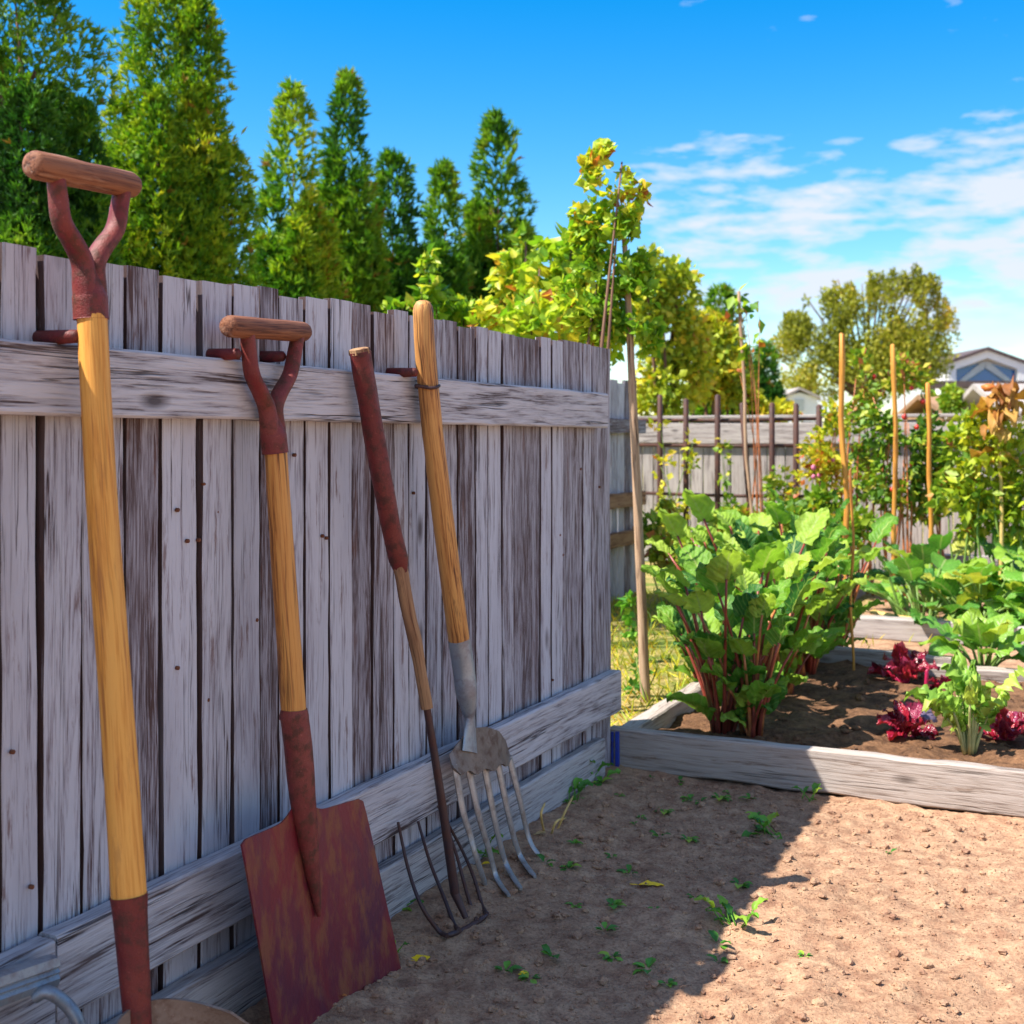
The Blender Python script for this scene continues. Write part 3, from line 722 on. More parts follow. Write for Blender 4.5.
cel = plant('celery_plant', 'tall pale green celery at the right of the bed', 'celery', None, 24, (.06, .2), (.06, .6), (.08, .14), (.32, .5), ['palestalk'], 'celery', (.005, .003), (.1, .7), 'chard', .02, ruff=.34, res=(14, 8))
put(cel, G(968, 748, .07), .6, 1.02, first=True)
let = plant('lettuce_plant', 'bright green leafy lettuce behind the celery by the back board', 'lettuce', None, 16, (.06, .16), (.2, 1.1), (.10, .17), (.6, .9), ['greenstalk'], 'squash', (.006, .004), (.4, 1), 'chard', .04, ruff=.18)
put(let, G(985, 668, .07), .3, 1.1, first=True)
# squash plants in the farther bed
sqp = [plant('squash_plant', 'x', 'squash', 'squash plants in the farther bed', 26, (.10, .36), (.3, 1.35), (.10, .18), (.9, 1.1), ['greenstalk'], 'squash', (.008, .006), (.3, 1.0), 'round', .12, False, .12) for _ in range(3)]
SL = ['squash with pale broad leaves at the left end of the farther bed', 'squash right of the left end plant, in front of the bamboo stakes', 'squash in the middle front row of the farther bed', 'squash with yellowing leaves at the right front of the farther bed', 'squash at the right edge of the photo in the front row', 'squash in the back row under the red fruited bush', 'squash in the back row at the foot of the third stake', 'squash in the back row below the dried sunflower', 'squash at the far right of the back row', 'squash spilling over the front board above the lettuce', 'squash at the left back behind the chard', 'low squash right behind the board at the left of the bed', 'low squash right behind the middle of the board', 'low squash right behind the board above the celery', 'squash between the front and back rows, left of the brown stake', 'squash between the front and back rows, right of the brown stake', 'squash between the rows at the right edge of the photo']
spos = [(3.25, .75), (3.35, 1.15), (3.3, 1.6), (3.35, 2.1), (3.35, 2.6), (4.0, 1.0), (4.1, 1.55), (4.05, 2.1), (4.1, 2.7), (3.15, 1.95), (3.9, .45), (3.12, .5), (3.1, 1.35), (3.12, 2.3), (3.7, .95), (3.7, 1.5), (3.7, 2.3)]
for i, (u_, n_) in enumerate(spos):
    put(sqp[i % 3], fp(u_, n_, .05), rng.uniform(0, 6), rng.uniform(1.0, 1.3), SL[i], first=i < 3)

# ------------------------------------------------------------------ leaf clouds (numpy)
def cloud_mesh(name, P, D, size, mat, parent, aspect=.55, rnd=None, fold=.25, origin=None, npr=None, heart=False):
    """one folded diamond leaf per point: P base points, D directions"""
    n = len(P); P = np.asarray(P, float); D = np.asarray(D, float); D = D/np.linalg.norm(D, axis=1, keepdims=True)
    rv = nrng.normal(size=(n, 3)) if npr is None else npr
    S = np.cross(D, rv); S /= np.linalg.norm(S, axis=1, keepdims=True)+1e-9
    Nn = np.cross(S, D)
    sz = (np.asarray(size)*np.ones(n))[:, None]
    w = sz*aspect*.5
    V = np.empty((n, 4, 3))
    V[:, 0] = P; V[:, 1] = P+D*sz*.42+S*w+Nn*w*fold; V[:, 2] = P+D*sz-Nn*sz*.12; V[:, 3] = P+D*sz*.42-S*w+Nn*w*fold
    if heart:
        prof = [(0, 0), (-.07, .20), (.10, .48), (.42, .46), (.72, .22), (1, 0), (.72, -.22), (.42, -.46), (.10, -.48), (-.07, -.20)]
        V = np.empty((n, 10, 3))
        for q, (al, sd) in enumerate(prof): V[:, q] = P+D*sz*al+S*sz*aspect*sd+Nn*(sz*fold*abs(sd)*.9-sz*.22*max(al, 0)**2)
        b = (np.arange(n)*10)[:, None]
        Fc = np.concatenate([b+np.array([[0, 1, 2, 3, 4, 5]]), b+np.array([[0, 5, 6, 7, 8, 9]])], 1).reshape(-1, 6)
    b = (np.arange(n)*4)[:, None]
    if not heart: Fc = np.concatenate([b+np.array([[0, 1, 2]]), b+np.array([[0, 2, 3]])], 1).reshape(-1, 3)
    org = np.array(parent.location) if parent is not None else (np.array(origin) if origin is not None else np.zeros(3))
    me = bpy.data.meshes.new(name)
    me.from_pydata((V.reshape(-1, 3)-org).tolist(), [], Fc.tolist())
    r = nrng.random(n) if rnd is None else np.clip(rnd, 0, 1)
    fill_attr(me, (V.reshape(-1, 3)-org), np.repeat(r, 2))
    me.polygons.foreach_set('use_smooth', [True]*len(me.polygons))
    return link_mesh(name, me, mat, parent, None if parent is not None else (origin if origin is not None else None))
def rnoise(P, s, off=0): return np.array([noise.noise((p[0]*s+off, p[1]*s, p[2]*s)) for p in P])

def cedar(px, top, bot_w, Y, label, nspray=2600, gold=False, tops=1, size=.085, seed=0, gap=.0, mid=.3):
    """columnar evergreen: upright flame-shaped lobes of flat fanned sprays"""
    base = at(px, HY, Y); base.z = 0
    H = CAMH+(HY-top)/FPX*Y; Rr = bot_w/FPX*Y/2
    root = thing('cedar_tree', base, label, 'tree', 'evergreen trees behind the fence')
    r_ = random.Random(seed+5); nspray = int(nspray*2.5); size *= 1.05
    lobes = [(0, 0, H, Rr*.74)]
    if tops > 1: lobes.append((Rr*.42, -.1, H*.955, Rr*.42))
    for k in range(16):
        a = k*2.4+r_.random(); q = r_.uniform(.4, .78)*Rr
        lobes.append((math.cos(a)*q, math.sin(a)*q, H*(1-.30*q/Rr-r_.uniform(.02, .36)), Rr*r_.uniform(.30, .48)))
    wts = np.array([l[3]*l[2] for l in lobes]); wts /= wts.sum()
    li = nrng.choice(len(lobes), nspray, p=wts)
    L = np.array(lobes)[li]
    z0 = .25
    zf = nrng.random(nspray)**.74
    z = z0+(L[:, 2]-z0)*zf
    prof = np.clip(np.sin(np.pi*np.clip(1-zf, 0, 1)**.62*.62)**.85, .04, 1)
    ang = nrng.random(nspray)*2*np.pi
    cl = np.array([noise.noise((math.cos(a)*1.6+i*3.1+seed, math.sin(a)*1.6, zz*3.4)) for a, i, zz in zip(ang, li, z)])
    rr = L[:, 3]*prof*(.42+.58*nrng.random(nspray)**.55)*(1+.85*cl)
    P = np.stack([base.x+L[:, 0]+rr*np.cos(ang), base.y+L[:, 1]+rr*np.sin(ang), z], 1)
    if gap: 
        keep = rnoise(P, 2.6, seed) > -.42
        P, ang, cl = P[keep], ang[keep], cl[keep]
    n = len(P)
    out = np.stack([np.cos(ang), np.sin(ang), np.zeros(n)], 1)
    D0 = out*nrng.uniform(.15, .9, (n, 1))+np.array([[0, 0, 1]])*nrng.uniform(.35, 1.0, (n, 1))+nrng.normal(size=(n, 3))*.22
    D0 /= np.linalg.norm(D0, axis=1, keepdims=True)
    pl = np.cross(D0, nrng.normal(size=(n, 3))); pl /= np.linalg.norm(pl, axis=1, keepdims=True)
    k = 9
    PP, DD, SZ, RN = [], [], [], []
    base_r = np.clip(mid+.38*cl+.5*rnoise(P, 1.4, seed+9)+nrng.normal(size=n)*.12, 0, .96)
    dead = nrng.random(n) < .012
    for j in range(k):
        f = (j/(k-1)-.5)*1.7
        PP.append(P+D0*size*(.15*abs(j-4)*.6)); DD.append(D0*math.cos(f)+pl*math.sin(f)+nrng.normal(size=(n, 3))*.12)
        SZ.append(size*nrng.uniform(.6, 1.25, n)*(1-.18*abs(f))); RN.append(np.where(dead, .99, base_r+nrng.normal(size=n)*.06))
    cloud_mesh('crown', np.concatenate(PP), np.concatenate(DD), np.concatenate(SZ), M['cedar_gold' if gold else 'cedar'], root, .2, np.concatenate(RN))
    mb = MB()
    mb.tube([base+Vector((rng.uniform(-.03, .03), 0, H*k_)) for k_ in (0, .2, .4, .55, .7, .82)], [Rr*.10, Rr*.085, Rr*.065, Rr*.045, Rr*.025, .006], 8)
    for k_ in range(14):
        a = rng.uniform(0, 6.28); zz = H*rng.uniform(.12, .75); q = Rr*(1-zz/H)*rng.uniform(.5, .9)
        mb.tube([base+Z*zz, base+Z*(zz+q*.4)+Vector((math.cos(a), math.sin(a), 0))*q*.6, base+Z*(zz+q*1.3)+Vector((math.cos(a), math.sin(a), 0))*q], [Rr*.045, Rr*.03, .005], 6)
    mb.build('trunk', M['trunk'], root)
    return root
cedar(18, -130, 205, 7.4, 'huge dark cedar cut by the left edge, behind the red grip', 14500, size=.060, seed=1, mid=0.30)
cedar(165, -22, 182, 8.6, 'large golden cedar with two tops, second from the left edge', 11000, True, 2, .064, seed=2, mid=0.46)
cedar(292, 88, 84, 11.2, 'slim cedar standing alone right of the two topped one', 2900, True, 1, .10, seed=3, gap=1, mid=0.40)
cedar(347, 78, 76, 12.2, 'slim gappy cedar with a rounded tip, left of the short cedars', 2500, False, 1, .11, seed=4, gap=1, mid=0.52)
cedar(393, 158, 82, 13, 'short bushy cedar just above the broken red handle', 2400, False, 1, .12, seed=5, mid=0.40)
cedar(443, 168, 66, 14, 'short cedar in the middle, left of the tall narrow one', 2000, False, 1, .12, seed=6, mid=0.42)
cedar(497, 117, 84, 14.5, 'tall narrow cedar at the right end of the row, beside the vines', 2700, False, 1, .125, seed=8, gap=1, mid=0.48)
cedar(722, 290, 60, 16, 'small green conifer tip rising out of the yellow hedge', 1400, False, 1, .13, seed=9, mid=0.52)
cedar(766, 346, 34, 24, 'tiny dark conifer left of the small white house', 900, False, 1, .16, seed=10, mid=0.15)

def clumps_cloud(centers, n, size, zup=.2, hang=.3):
    """points in ellipsoids (centre, radii) -> points, directions, clump tone"""
    wts = np.array([c[1][0]*c[1][2] for c in centers]); wts = wts/wts.sum()
    ii = nrng.choice(len(centers), n, p=wts)
    q = nrng.normal(size=(n, 3)); q /= np.linalg.norm(q, axis=1, keepdims=True); q *= (nrng.random(n)**.42)[:, None]
    C = np.array([list(c[0]) for c in centers])[ii]; Rd = np.array([list(c[1]) for c in centers])[ii]
    P = C+q*Rd
    D = q*.6+nrng.normal(size=(n, 3))*.5+np.array([[0, 0, zup-hang]])
    return P, D, np.array([noise.noise((i*7.3, 1, 2)) for i in ii])
def ell(px, py, Y, rx, ry, ryd=None):
    return (at(px, py, Y), (rx/FPX*Y, (ryd if ryd else rx/FPX*Y*.8), ry/FPX*Y))
def shrub(name, label, cat, group, base, centers, n, size, mat, mid=.4, spread=.28, aspect=.75, stems=6, gate=None, stemmat='trunk', stemr=.012, hang=.3, heart=False):
    base = Vector(base); root = thing(name, base, label, cat, group)
    P, D, tn = clumps_cloud(centers, n, size, hang=hang)
    if gate is not None:
        k = rnoise(P, gate[0], gate[2] if len(gate) > 2 else 0) > gate[1]; P, D, tn = P[k], D[k], tn[k]
    rn = mid+spread*1.1*rnoise(P, 2.2, 5)+spread*.7*tn+nrng.normal(size=len(P))*spread*.6
    cloud_mesh('foliage', P, D, size*nrng.uniform(.55, 1.25, len(P)), M[mat], root, aspect, rn, heart=heart)
    mb = MB()
    for k in range(stems):
        c = centers[k % len(centers)]
        e = Vector(c[0])+Vector((rng.uniform(-.5, .5)*c[1][0], rng.uniform(-.5, .5)*c[1][1], c[1][2]*rng.uniform(.1, .75)))
        b0 = base+Vector((rng.uniform(-.08, .08), rng.uniform(-.08, .08), -.01))
        mid_ = lerp(b0, e, .5)+Vector((rng.uniform(-.08, .08), rng.uniform(-.05, .05), .05))
        mb.tube(pline([b0, mid_, e], 4), [stemr*(1-.09*i) for i in range(9)], 6)
    mb.build('stem', M[stemmat], root)
    return root
VG = 'vines and shrubs behind the near fence'
# the vine on its pole
def groundat(px, Y): 
    p = at(px, HY, Y); p.z = 0; return p
pole_b = G(646, 700); pole_t = at(622, 205, 4.78)
mb = MB(); pts = pline([pole_b-Z*.05, at(640, 560, 4.79), at(632, 380, 4.78), at(628, 300, 4.78), pole_t], 6); n = len(pts)
mb.tube(pts, [.021-.012*i/(n-1) for i in range(n)], 12, wob=.15)
po = mb.build('vine_pole', M['pole'], origin=pole_b, auto=60)
tag(po, 'pale crooked wooden pole carrying the vine, just right of the fence end', 'pole')
shrub('climbing_vine', 'tall yellow green vine climbing over the top of the pale pole', 'vine', VG, groundat(575, 4.6),
      [ell(610, 185, 4.72, 24, 30), ell(628, 232, 4.72, 22, 40), ell(596, 245, 4.8, 22, 46), ell(612, 300, 4.8, 30, 40), ell(590, 170, 4.72, 10, 16), ell(604, 152, 4.72, 10, 10), ell(640, 195, 4.72, 9, 16), ell(640, 262, 4.72, 14, 26), ell(578, 225, 4.8, 10, 22), ell(585, 300, 4.8, 30, 34), ell(640, 300, 4.72, 16, 34), ell(650, 335, 4.8, 12, 26), ell(596, 328, 4.8, 26, 22)],
      4200, .037, 'vine', .50, .28, .9, 4, (9, -.08), heart=True)
shrub('leafy_shrub', 'broad leaved yellow green vine behind the far end of the fence', 'shrub', VG, groundat(560, 6.0),
      [ell(555, 300, 6.0, 44, 50), ell(535, 325, 5.8, 40, 26), ell(575, 262, 6.0, 20, 36), ell(600, 330, 6.0, 28, 40), ell(545, 255, 6.2, 16, 20)], 1500, .060, 'vine', .58, .28, .9, 8, (5, -.18), heart=True)
shrub('leafy_shrub', 'thin flowering shoot with orange tips behind the fence, left of the broad vine', 'shrub', VG, groundat(512, 6.4),
      [ell(512, 285, 6.4, 22, 40), ell(498, 315, 6.2, 26, 20), ell(522, 250, 6.4, 9, 22)], 560, .06, 'vine', .64, .3, .7, 7, (6, -.12), heart=True)
shrub('leafy_shrub', 'low mixed green shrub peeping over the fence right of the fork handle', 'shrub', VG, groundat(455, 6.6),
      [ell(430, 295, 6.4, 20, 30), ell(428, 268, 6.4, 8, 18), ell(465, 315, 6.6, 34, 16), ell(405, 310, 6.4, 22, 9), ell(470, 330, 6.6, 40, 22)], 1000, .058, 'vine', .5, .36, .75, 8, (6, -.2), heart=True)
shrub('autumn_shrub', 'yellow and orange autumn bush right of the pale pole', 'bush', 'autumn bushes', groundat(668, 12.4),
      [ell(665, 320, 12.4, 34, 60), ell(650, 290, 12.2, 20, 44), ell(680, 290, 12.5, 18, 34), ell(660, 395, 12.3, 34, 34), ell(690, 360, 12.4, 26, 44)], 4600, .085, 'hedge', .48, .3, .8, 9, (3.5, -.4), stemr=.03)
shrub('autumn_shrub', 'golden bush above the iron fence, left of the thin leaning cane', 'bush', 'autumn bushes', groundat(718, 13.4),
      [ell(715, 360, 13.4, 26, 46), ell(700, 330, 13.4, 16, 24), ell(735, 385, 13.4, 18, 28), ell(745, 400, 13.4, 20, 14), ell(775, 412, 13.4, 26, 9)], 3400, .09, 'hedge', .52, .3, .8, 9, (3.5, -.35), stemr=.03)
# low growth by the pole
shrub('low_weed_bush', 'yellow green weedy growth between the pole and the chard', 'weeds', None, groundat(672, 7.3),
      [ell(668, 548, 7.3, 26, 20), ell(690, 560, 7.1, 18, 22), ell(655, 530, 7.4, 14, 14), ell(668, 500, 7.6, 10, 22)], 700, .07, 'bean', .6, .3, .7, 5, (5, -.25), 'greenstalk', .006)
shrub('young_weed', 'small green weed at the foot of the pale pole', 'weed', None, G(641, 700),
      [ell(640, 668, 4.85, 7, 22), ell(638, 690, 4.85, 9, 9)], 60, .04, 'weed', .5, .3, .6, 3, None, 'greenstalk', .003)
shrub('climbing_weed', 'small leafy climber on the boards left of the pale pole', 'weed', None, groundat(628, 5.6),
      [ell(629, 605, 5.6, 7, 12), ell(632, 632, 5.6, 6, 8)], 50, .05, 'weed', .8, .3, .7, 3, None, 'greenstalk', .003)
# grass litter between the fences
gp, gd = [], []
for i in range(5200):
    u_ = rng.uniform(.25, 4.2); n_ = rng.uniform(-1.4, -.03) if rng.random() < .85 else rng.uniform(-.03, .6)
    if n_ > -.05 and (u_ < 1.85 or rng.random() < .85): continue
    p = fp(u_, n_, -.005); gp.append(p); gd.append((rng.uniform(-.9, .9), rng.uniform(-.9, .9), rng.uniform(.3, 1.2)))
gr = cloud_mesh('grass', gp, gd, nrng.uniform(.03, .085, len(gp)), M['hedge'], None, .09, nrng.random(len(gp))*.85+.1)
tag(gr, 'dry yellow green grass growing beside the fence end', 'grass', kind='stuff')

# ------------------------------------------------------------------ fences behind
f2 = thing('board_fence', fp(4.0, -1.4, 0), 'short bluish grey board fence glimpsed right behind the near fence end', 'fence')
mb = MB()
t0 = tpx(640, -1.4)-13*.115
for k in range(13):
    mb.plank(fp(t0+k*.115, -1.41, .0), fp(t0+k*.115, -1.41, 1.36+rng.uniform(-.02, .02)), U, .105, .02, 8, .002, .003)
mb.build('board_panel', M['board'], f2, auto=35)
for z_ in (1.08, .62, .38):
    mb = MB(); mb.plank(fp(3.2, -1.375, z_), fp(t0+13*.115-.01, -1.375, z_), Z, .09, .04, 12, .003, .004); mb.build('rail', M['bark'] if z_ < 1 else M['board'], f2, auto=35)
bf = thing('board_fence', fp(6.2, 2, 0), 'pale sunlit plank fence across the back of the garden', 'fence')
mb = MB(); x = -3.2
while x < 7.5:
    w = rng.uniform(.09, .15)
    mb.plank(fp(6.2, x+w/2, .0), fp(6.2, x+w/2, 1.14+rng.uniform(-.02, .02)), N, w-.008, .022, 8, .002, .003); x += w
mb.build('board_panel', M['backwood'], bf, auto=35)
mb = MB(); mb.plank(fp(6.16, -3.2, 1.045), fp(6.16, 7.5, 1.045), Z, .16, .03, 40, .004, .004, rnd=.9); mb.build('rail', M['backwood'], bf, auto=35)
mb = MB(); mb.plank(fp(6.19, -3.2, 1.175), fp(6.19, 7.5, 1.175), U, .11, .025, 30, .004, .004, rnd=.6); mb.build('cap_board', M['backwood'], bf, auto=35)
irf = thing('iron_fence', fp(5.6, 1, 0), 'rusty dark iron fence of round posts and thin rails', 'fence')
for px, tp, tilt in ((660, 396, 0), (686, 400, 0), (717.5, 396, 0), (742, 404, .10), (772, 404, 0), (796, 405, 0), (819, 406, 0)):
    p = WU(px, tp, 5.61); b0 = Vector((p.x+tilt, p.y, -.1)); mb = MB()
    mb.tube([b0, lerp(b0, p, .5), p, p+Z*.012], [.022, .022, .021, .008], 10); mb.build('post', M['rustiron'], irf, auto=60)
for py in (420, 445, 493):
    a, b_ = WU(640, py, 5.66), WU(822, py, 5.66); b_.z = a.z; mb = MB(); mb.tube([a, lerp(a, b_, .5)-Z*.008, b_], .013, 8); mb.build('rail', M['rustiron'], irf)

# ------------------------------------------------------------------ stakes and tall garden plants
def stake(px0, py0, px1, u, r, label, mat='bamboo', name='bamboo_stake', group='garden stakes'):
    t = WU(px0, py0, u); b0 = WU(px1, HY, u); b0.z = -.05; mb = MB()
    r *= .8; sd = rng.random()*50; pts = [lerp(b0, t, k/10)+Vector((noise.noise((sd, k*.35, 0)), noise.noise((sd+7, k*.35, 0)), 0))*.022 for k in range(11)]
    mb.tube(pts+[t+Z*.004], [r*(1.12 if k % 3 == 0 else 1) for k in range(11)]+[r*.6], 10)
    return tag(mb.build(name, M[mat], origin=(b0.x, b0.y, 0), auto=60), label, 'stake', group)
stake(841, 335, 847, 3.9, .020, 'tall thick orange bamboo stake, leftmost of the three in the back garden')
stake(892, 345, 896, 4.0, .017, 'brown bamboo stake with a dark tip in the red fruited bush')
stake(927, 384, 934, 4.1, .017, 'shorter dark topped stake right of the red fruited bush')
stake(739, 292, 757, 3.4, .011, 'thin leaning cane with a few withered leaves at its top', 'pole', 'garden_cane')
stake(851, 470, 853, 1.55, .007, 'thin bamboo cane standing in front of the rightmost chard', 'bamboo', 'garden_cane')
stake(577, 278, 577, 2.3, .013, 'pale straight stick in the leaves behind the fence end', 'pole', 'garden_cane')
shrub('withered_vine', 'withered leaves clinging to the top of the thin leaning cane', 'vine', None, WU(756, 575, 3.42),
      [(WU(738, 298, 3.4), (.05, .03, .05)), (WU(748, 310, 3.4), (.05, .03, .05)), (WU(752, 345, 3.4), (.05, .03, .06)), (WU(758, 318, 3.4), (.02, .02, .03)), (WU(738, 372, 3.4), (.04, .02, .04))], 40, .075, 'vine', .6, .5, .7, 5, None, 'orangestalk', .005)
def fruit_bush(label, base, centers, n, mid, fruits, mat='bean', flower=False, seed=0, group='tall fruiting bushes at the back'):
    o = shrub('fruit_bush', label, 'bush', group, base, centers, int(n*1.6), .058, mat, mid, .42, .6, 7, (5.5, -.13, seed), 'orangestalk', .009)
    for k in range(fruits):
        c = centers[rng.randrange(len(centers))]; mb = MB()
        p = Vector(c[0])+Vector((rng.uniform(-.8, .8)*c[1][0], -c[1][1]*rng.uniform(.6, .95), rng.uniform(-.8, .6)*c[1][2]))
        mb.blob(p, rng.uniform(.011, .018), k, .12, (1, 1, 1.15)); mb.build('flower' if flower else 'fruit', M['pink' if flower else 'fruit'], o)
    return o
def UE(px, py, u, rx, ry):
    p = WU(px, py, u); return (p, (rx/FPX*p.y, rx/FPX*p.y*.7, ry/FPX*p.y))
def UB(px, u): 
    p = WU(px, HY, u); p.z = 0; return p
fruit_bush('tall bush with red fruit around the brown bamboo stake', UB(893, 4.5), [UE(905, 385, 4.5, 26, 32), UE(885, 420, 4.5, 24, 36), UE(915, 440, 4.5, 22, 40), UE(893, 480, 4.5, 26, 34)], 1500, .5, 7, seed=1)
fruit_bush('straggly bush with red fruit between the first two stakes', UB(862, 4.7), [UE(862, 385, 4.7, 18, 36), UE(865, 430, 4.7, 20, 34), UE(855, 475, 4.7, 24, 36)], 900, .55, 5, seed=2)
fruit_bush('reddish thicket with pink flowers against the plank fence, left of the first stake', UB(820, 5.0), [UE(825, 455, 5.0, 26, 28), UE(818, 490, 5.0, 28, 26), UE(835, 425, 5.0, 12, 26)], 800, .75, 10, 'hedge', True, 3)
fruit_bush('bush with a few red fruit right of the third stake', UB(940, 4.6), [UE(935, 470, 4.6, 22, 36), UE(925, 505, 4.6, 22, 18), UE(930, 430, 4.6, 10, 22)], 700, .5, 5, seed=4)
shrub('yellow_green_bush', 'yellow green leafy plant below the dried sunflower, at the right edge', 'bush', 'tall fruiting bushes at the back', UB(1000, 3.9),
      [UE(1000, 450, 3.9, 34, 38), UE(985, 490, 3.9, 34, 36), UE(1020, 500, 3.9, 26, 50), UE(975, 425, 3.9, 16, 16)], 1500, .075, 'hedge', .35, .3, .6, 6, (4.5, -.25), 'greenstalk', .01)
shrub('climbing_weed', 'yellow climber on the leftmost posts of the iron fence', 'vine', None, UB(672, 5.5),
      [UE(664, 470, 5.5, 10, 30), UE(672, 520, 5.5, 16, 26), UE(690, 455, 5.5, 6, 22), UE(662, 425, 5.5, 9, 16)], 420, .06, 'hedge', .6, .3, .7, 4, (5, -.15), 'greenstalk', .006)
shrub('climbing_weed', 'thin yellow green climber on the fourth post of the iron fence', 'vine', None, UB(726, 5.5),
      [UE(724, 460, 5.5, 6, 26), UE(735, 505, 5.5, 14, 14), UE(778, 490, 5.5, 12, 24), UE(800, 500, 5.5, 14, 18)], 420, .06, 'bean', .6, .3, .7, 4, (5, -.15), 'greenstalk', .006)
shrub('leafy_shrub', 'bright green leafy plant between the third stake and the dried sunflower', 'bush', 'tall fruiting bushes at the back', UB(962, 4.0),
      [UE(960, 455, 4.0, 16, 36), UE(955, 500, 4.0, 26, 26), UE(975, 520, 4.0, 26, 18)], 800, .07, 'bean', .62, .3, .65, 5, (4.5, -.2), 'greenstalk', .008)
shrub('leafy_shrub', 'low green leafy row behind the chard, before the iron fence', 'bush', 'tall fruiting bushes at the back', UB(770, 4.4),
      [UE(735, 525, 4.4, 30, 16), UE(790, 522, 4.4, 34, 20), UE(850, 528, 4.4, 32, 20), UE(820, 505, 4.4, 16, 16)], 1500, .06, 'bean', .55, .3, .7, 5, (4.5, -.25), 'greenstalk', .006)
# dried sunflower
p0, p1 = UB(1000, 3.8), WU(996, 388, 3.8)
sf = thing('dried_sunflower', p0, 'dried orange sunflower drooping above the yellow green plant', 'sunflower')
mb = MB(); mb.tube(pline([p0, lerp(p0, p1, .5)+Vector((.02, 0, 0)), p1], 6), [.014-.0005*i for i in range(13)], 8); mb.build('stem', M['straw'], sf)
mb = MB()
for k in range(30):
    a = rng.uniform(0, 6.28); zz = p1.z-rng.uniform(-.02, .42)**1.0 if k % 3 else p1.z-rng.uniform(0, .15)
    dr = Vector((math.cos(a), math.sin(a), rng.uniform(-.5, .35)))
    mb.leaf(lerp(p0, p1, zz/p1.z)+dr*.015, dr, Z, rng.uniform(.10, .2), rng.uniform(.05, .085), rng.uniform(.8, 2.0), .5, .25, 6, 4, 'lance', k*1.3)
mb.build('dry_leaf', M['dryleaf'], sf)
mb = MB(); mb.blob(p1+Vector((-.05, -.03, .0)), .04, 3, .3, (1.1, 1, .6)); mb.blob(p1+Vector((.03, -.03, -.03)), .03, 5, .3, (1.1, 1, .7)); mb.build('seed_head', M['orangeleaf'], sf)
# dead straw stalks behind the chard
mb = MB()
a, b_ = G(872, 612, .1), G(950, 622, .1)
mb.tube(pline([a, lerp(a, b_, .5)-Z*.01, b_], 5), [(.022, .012)]*11, 8)
tag(mb.build('straw_stalk', M['straw'], origin=a), 'dry yellow stalk lying between the two beds', 'stalk')
mb = MB(); p = G(842, 645, .07)
for k in range(9):
    a = rng.uniform(0, 6.28); mb.leaf(p+Vector((rng.uniform(-.03, .03), .03, .02)), (math.cos(a)*.5, .1, 1), (math.cos(a), -1, 0), rng.uniform(.12, .22), .035, .5, .3, .1, 6, 3, 'lance', k)
tag(mb.build('withered_plant', M['straw'], origin=p), 'withered straw yellow leaves standing at the right foot of the chard', 'plant')

# ------------------------------------------------------------------ far tree and houses
base = at(868, HY, 60); base.z = 0
tr = thing('olive_tree', base, 'large round olive green tree behind the back fence', 'tree')
cs = []
for (px, py, rx, ry) in [(868, 345, 40, 40), (820, 350, 34, 32), (910, 335, 30, 36), (840, 315, 22, 26), (885, 302, 20, 24), (918, 300, 16, 24), (940, 318, 16, 22), (800, 330, 20, 20), (785, 350, 18, 18), (862, 305, 16, 24), (910, 360, 44, 30), (860, 375, 60, 30), (805, 385, 40, 26), (905, 282, 6, 10), (880, 283, 6, 10), (928, 282, 6, 8), (850, 292, 6, 10), (825, 300, 9, 12), (838, 290, 5, 12), (870, 284, 4, 14), (893, 280, 4, 12), (916, 278, 5, 14), (936, 290, 5, 16), (952, 322, 6, 10), (806, 308, 6, 12), (790, 322, 7, 10), (948, 340, 12, 16), (773, 370, 14, 16)]:
    cs.append(ell(px, py, 60, rx, ry))
P, D, tn = clumps_cloud(cs, 42000, .1, hang=-.25)
k = (rnoise(P, .5, 3)+.6*rnoise(P*np.array([1, 1, .45]), 1.4, 8)) > -.12; P, D, tn = P[k], D[k], tn[k]
cloud_mesh('crown', P, D, .21*nrng.uniform(.6, 1.3, len(P)), M['olive'], tr, .5, .45+.4*rnoise(P, .35, 1)+.2*tn+nrng.normal(size=len(P))*.15)
mb = MB(); mb.tube([base, base+Z*2.0, base+Z*4.0], [.5, .4, .3], 10)
for c in cs:
    e = Vector(c[0])+Z*c[1][2]*.9; mb.tube(pline([base+Z*2.6, lerp(base+Z*3, e, .5)+Z*.2, e], 4), [.10-.010*i for i in range(9)], 6)
mb.build('trunk', M['trunk'], tr)

def prism(mb, pts, d0, d1):
    """outline pts [(x,z)] extruded from depth d0 to d1 (along y)"""
    n = len(pts); vs = [(x, d0, z) for x, z in pts]+[(x, d1, z) for x, z in pts]
    fs = [tuple(range(n)), tuple(range(2*n-1, n-1, -1))]+[(i, i+n, (i+1) % n+n, (i+1) % n) for i in range(n)]
    fs = [tuple(reversed(f)) for f in fs]
    mb.add(vs, fs)
def px2(px, py, Y): q = at(px, py, Y); return (q.x, q.z)
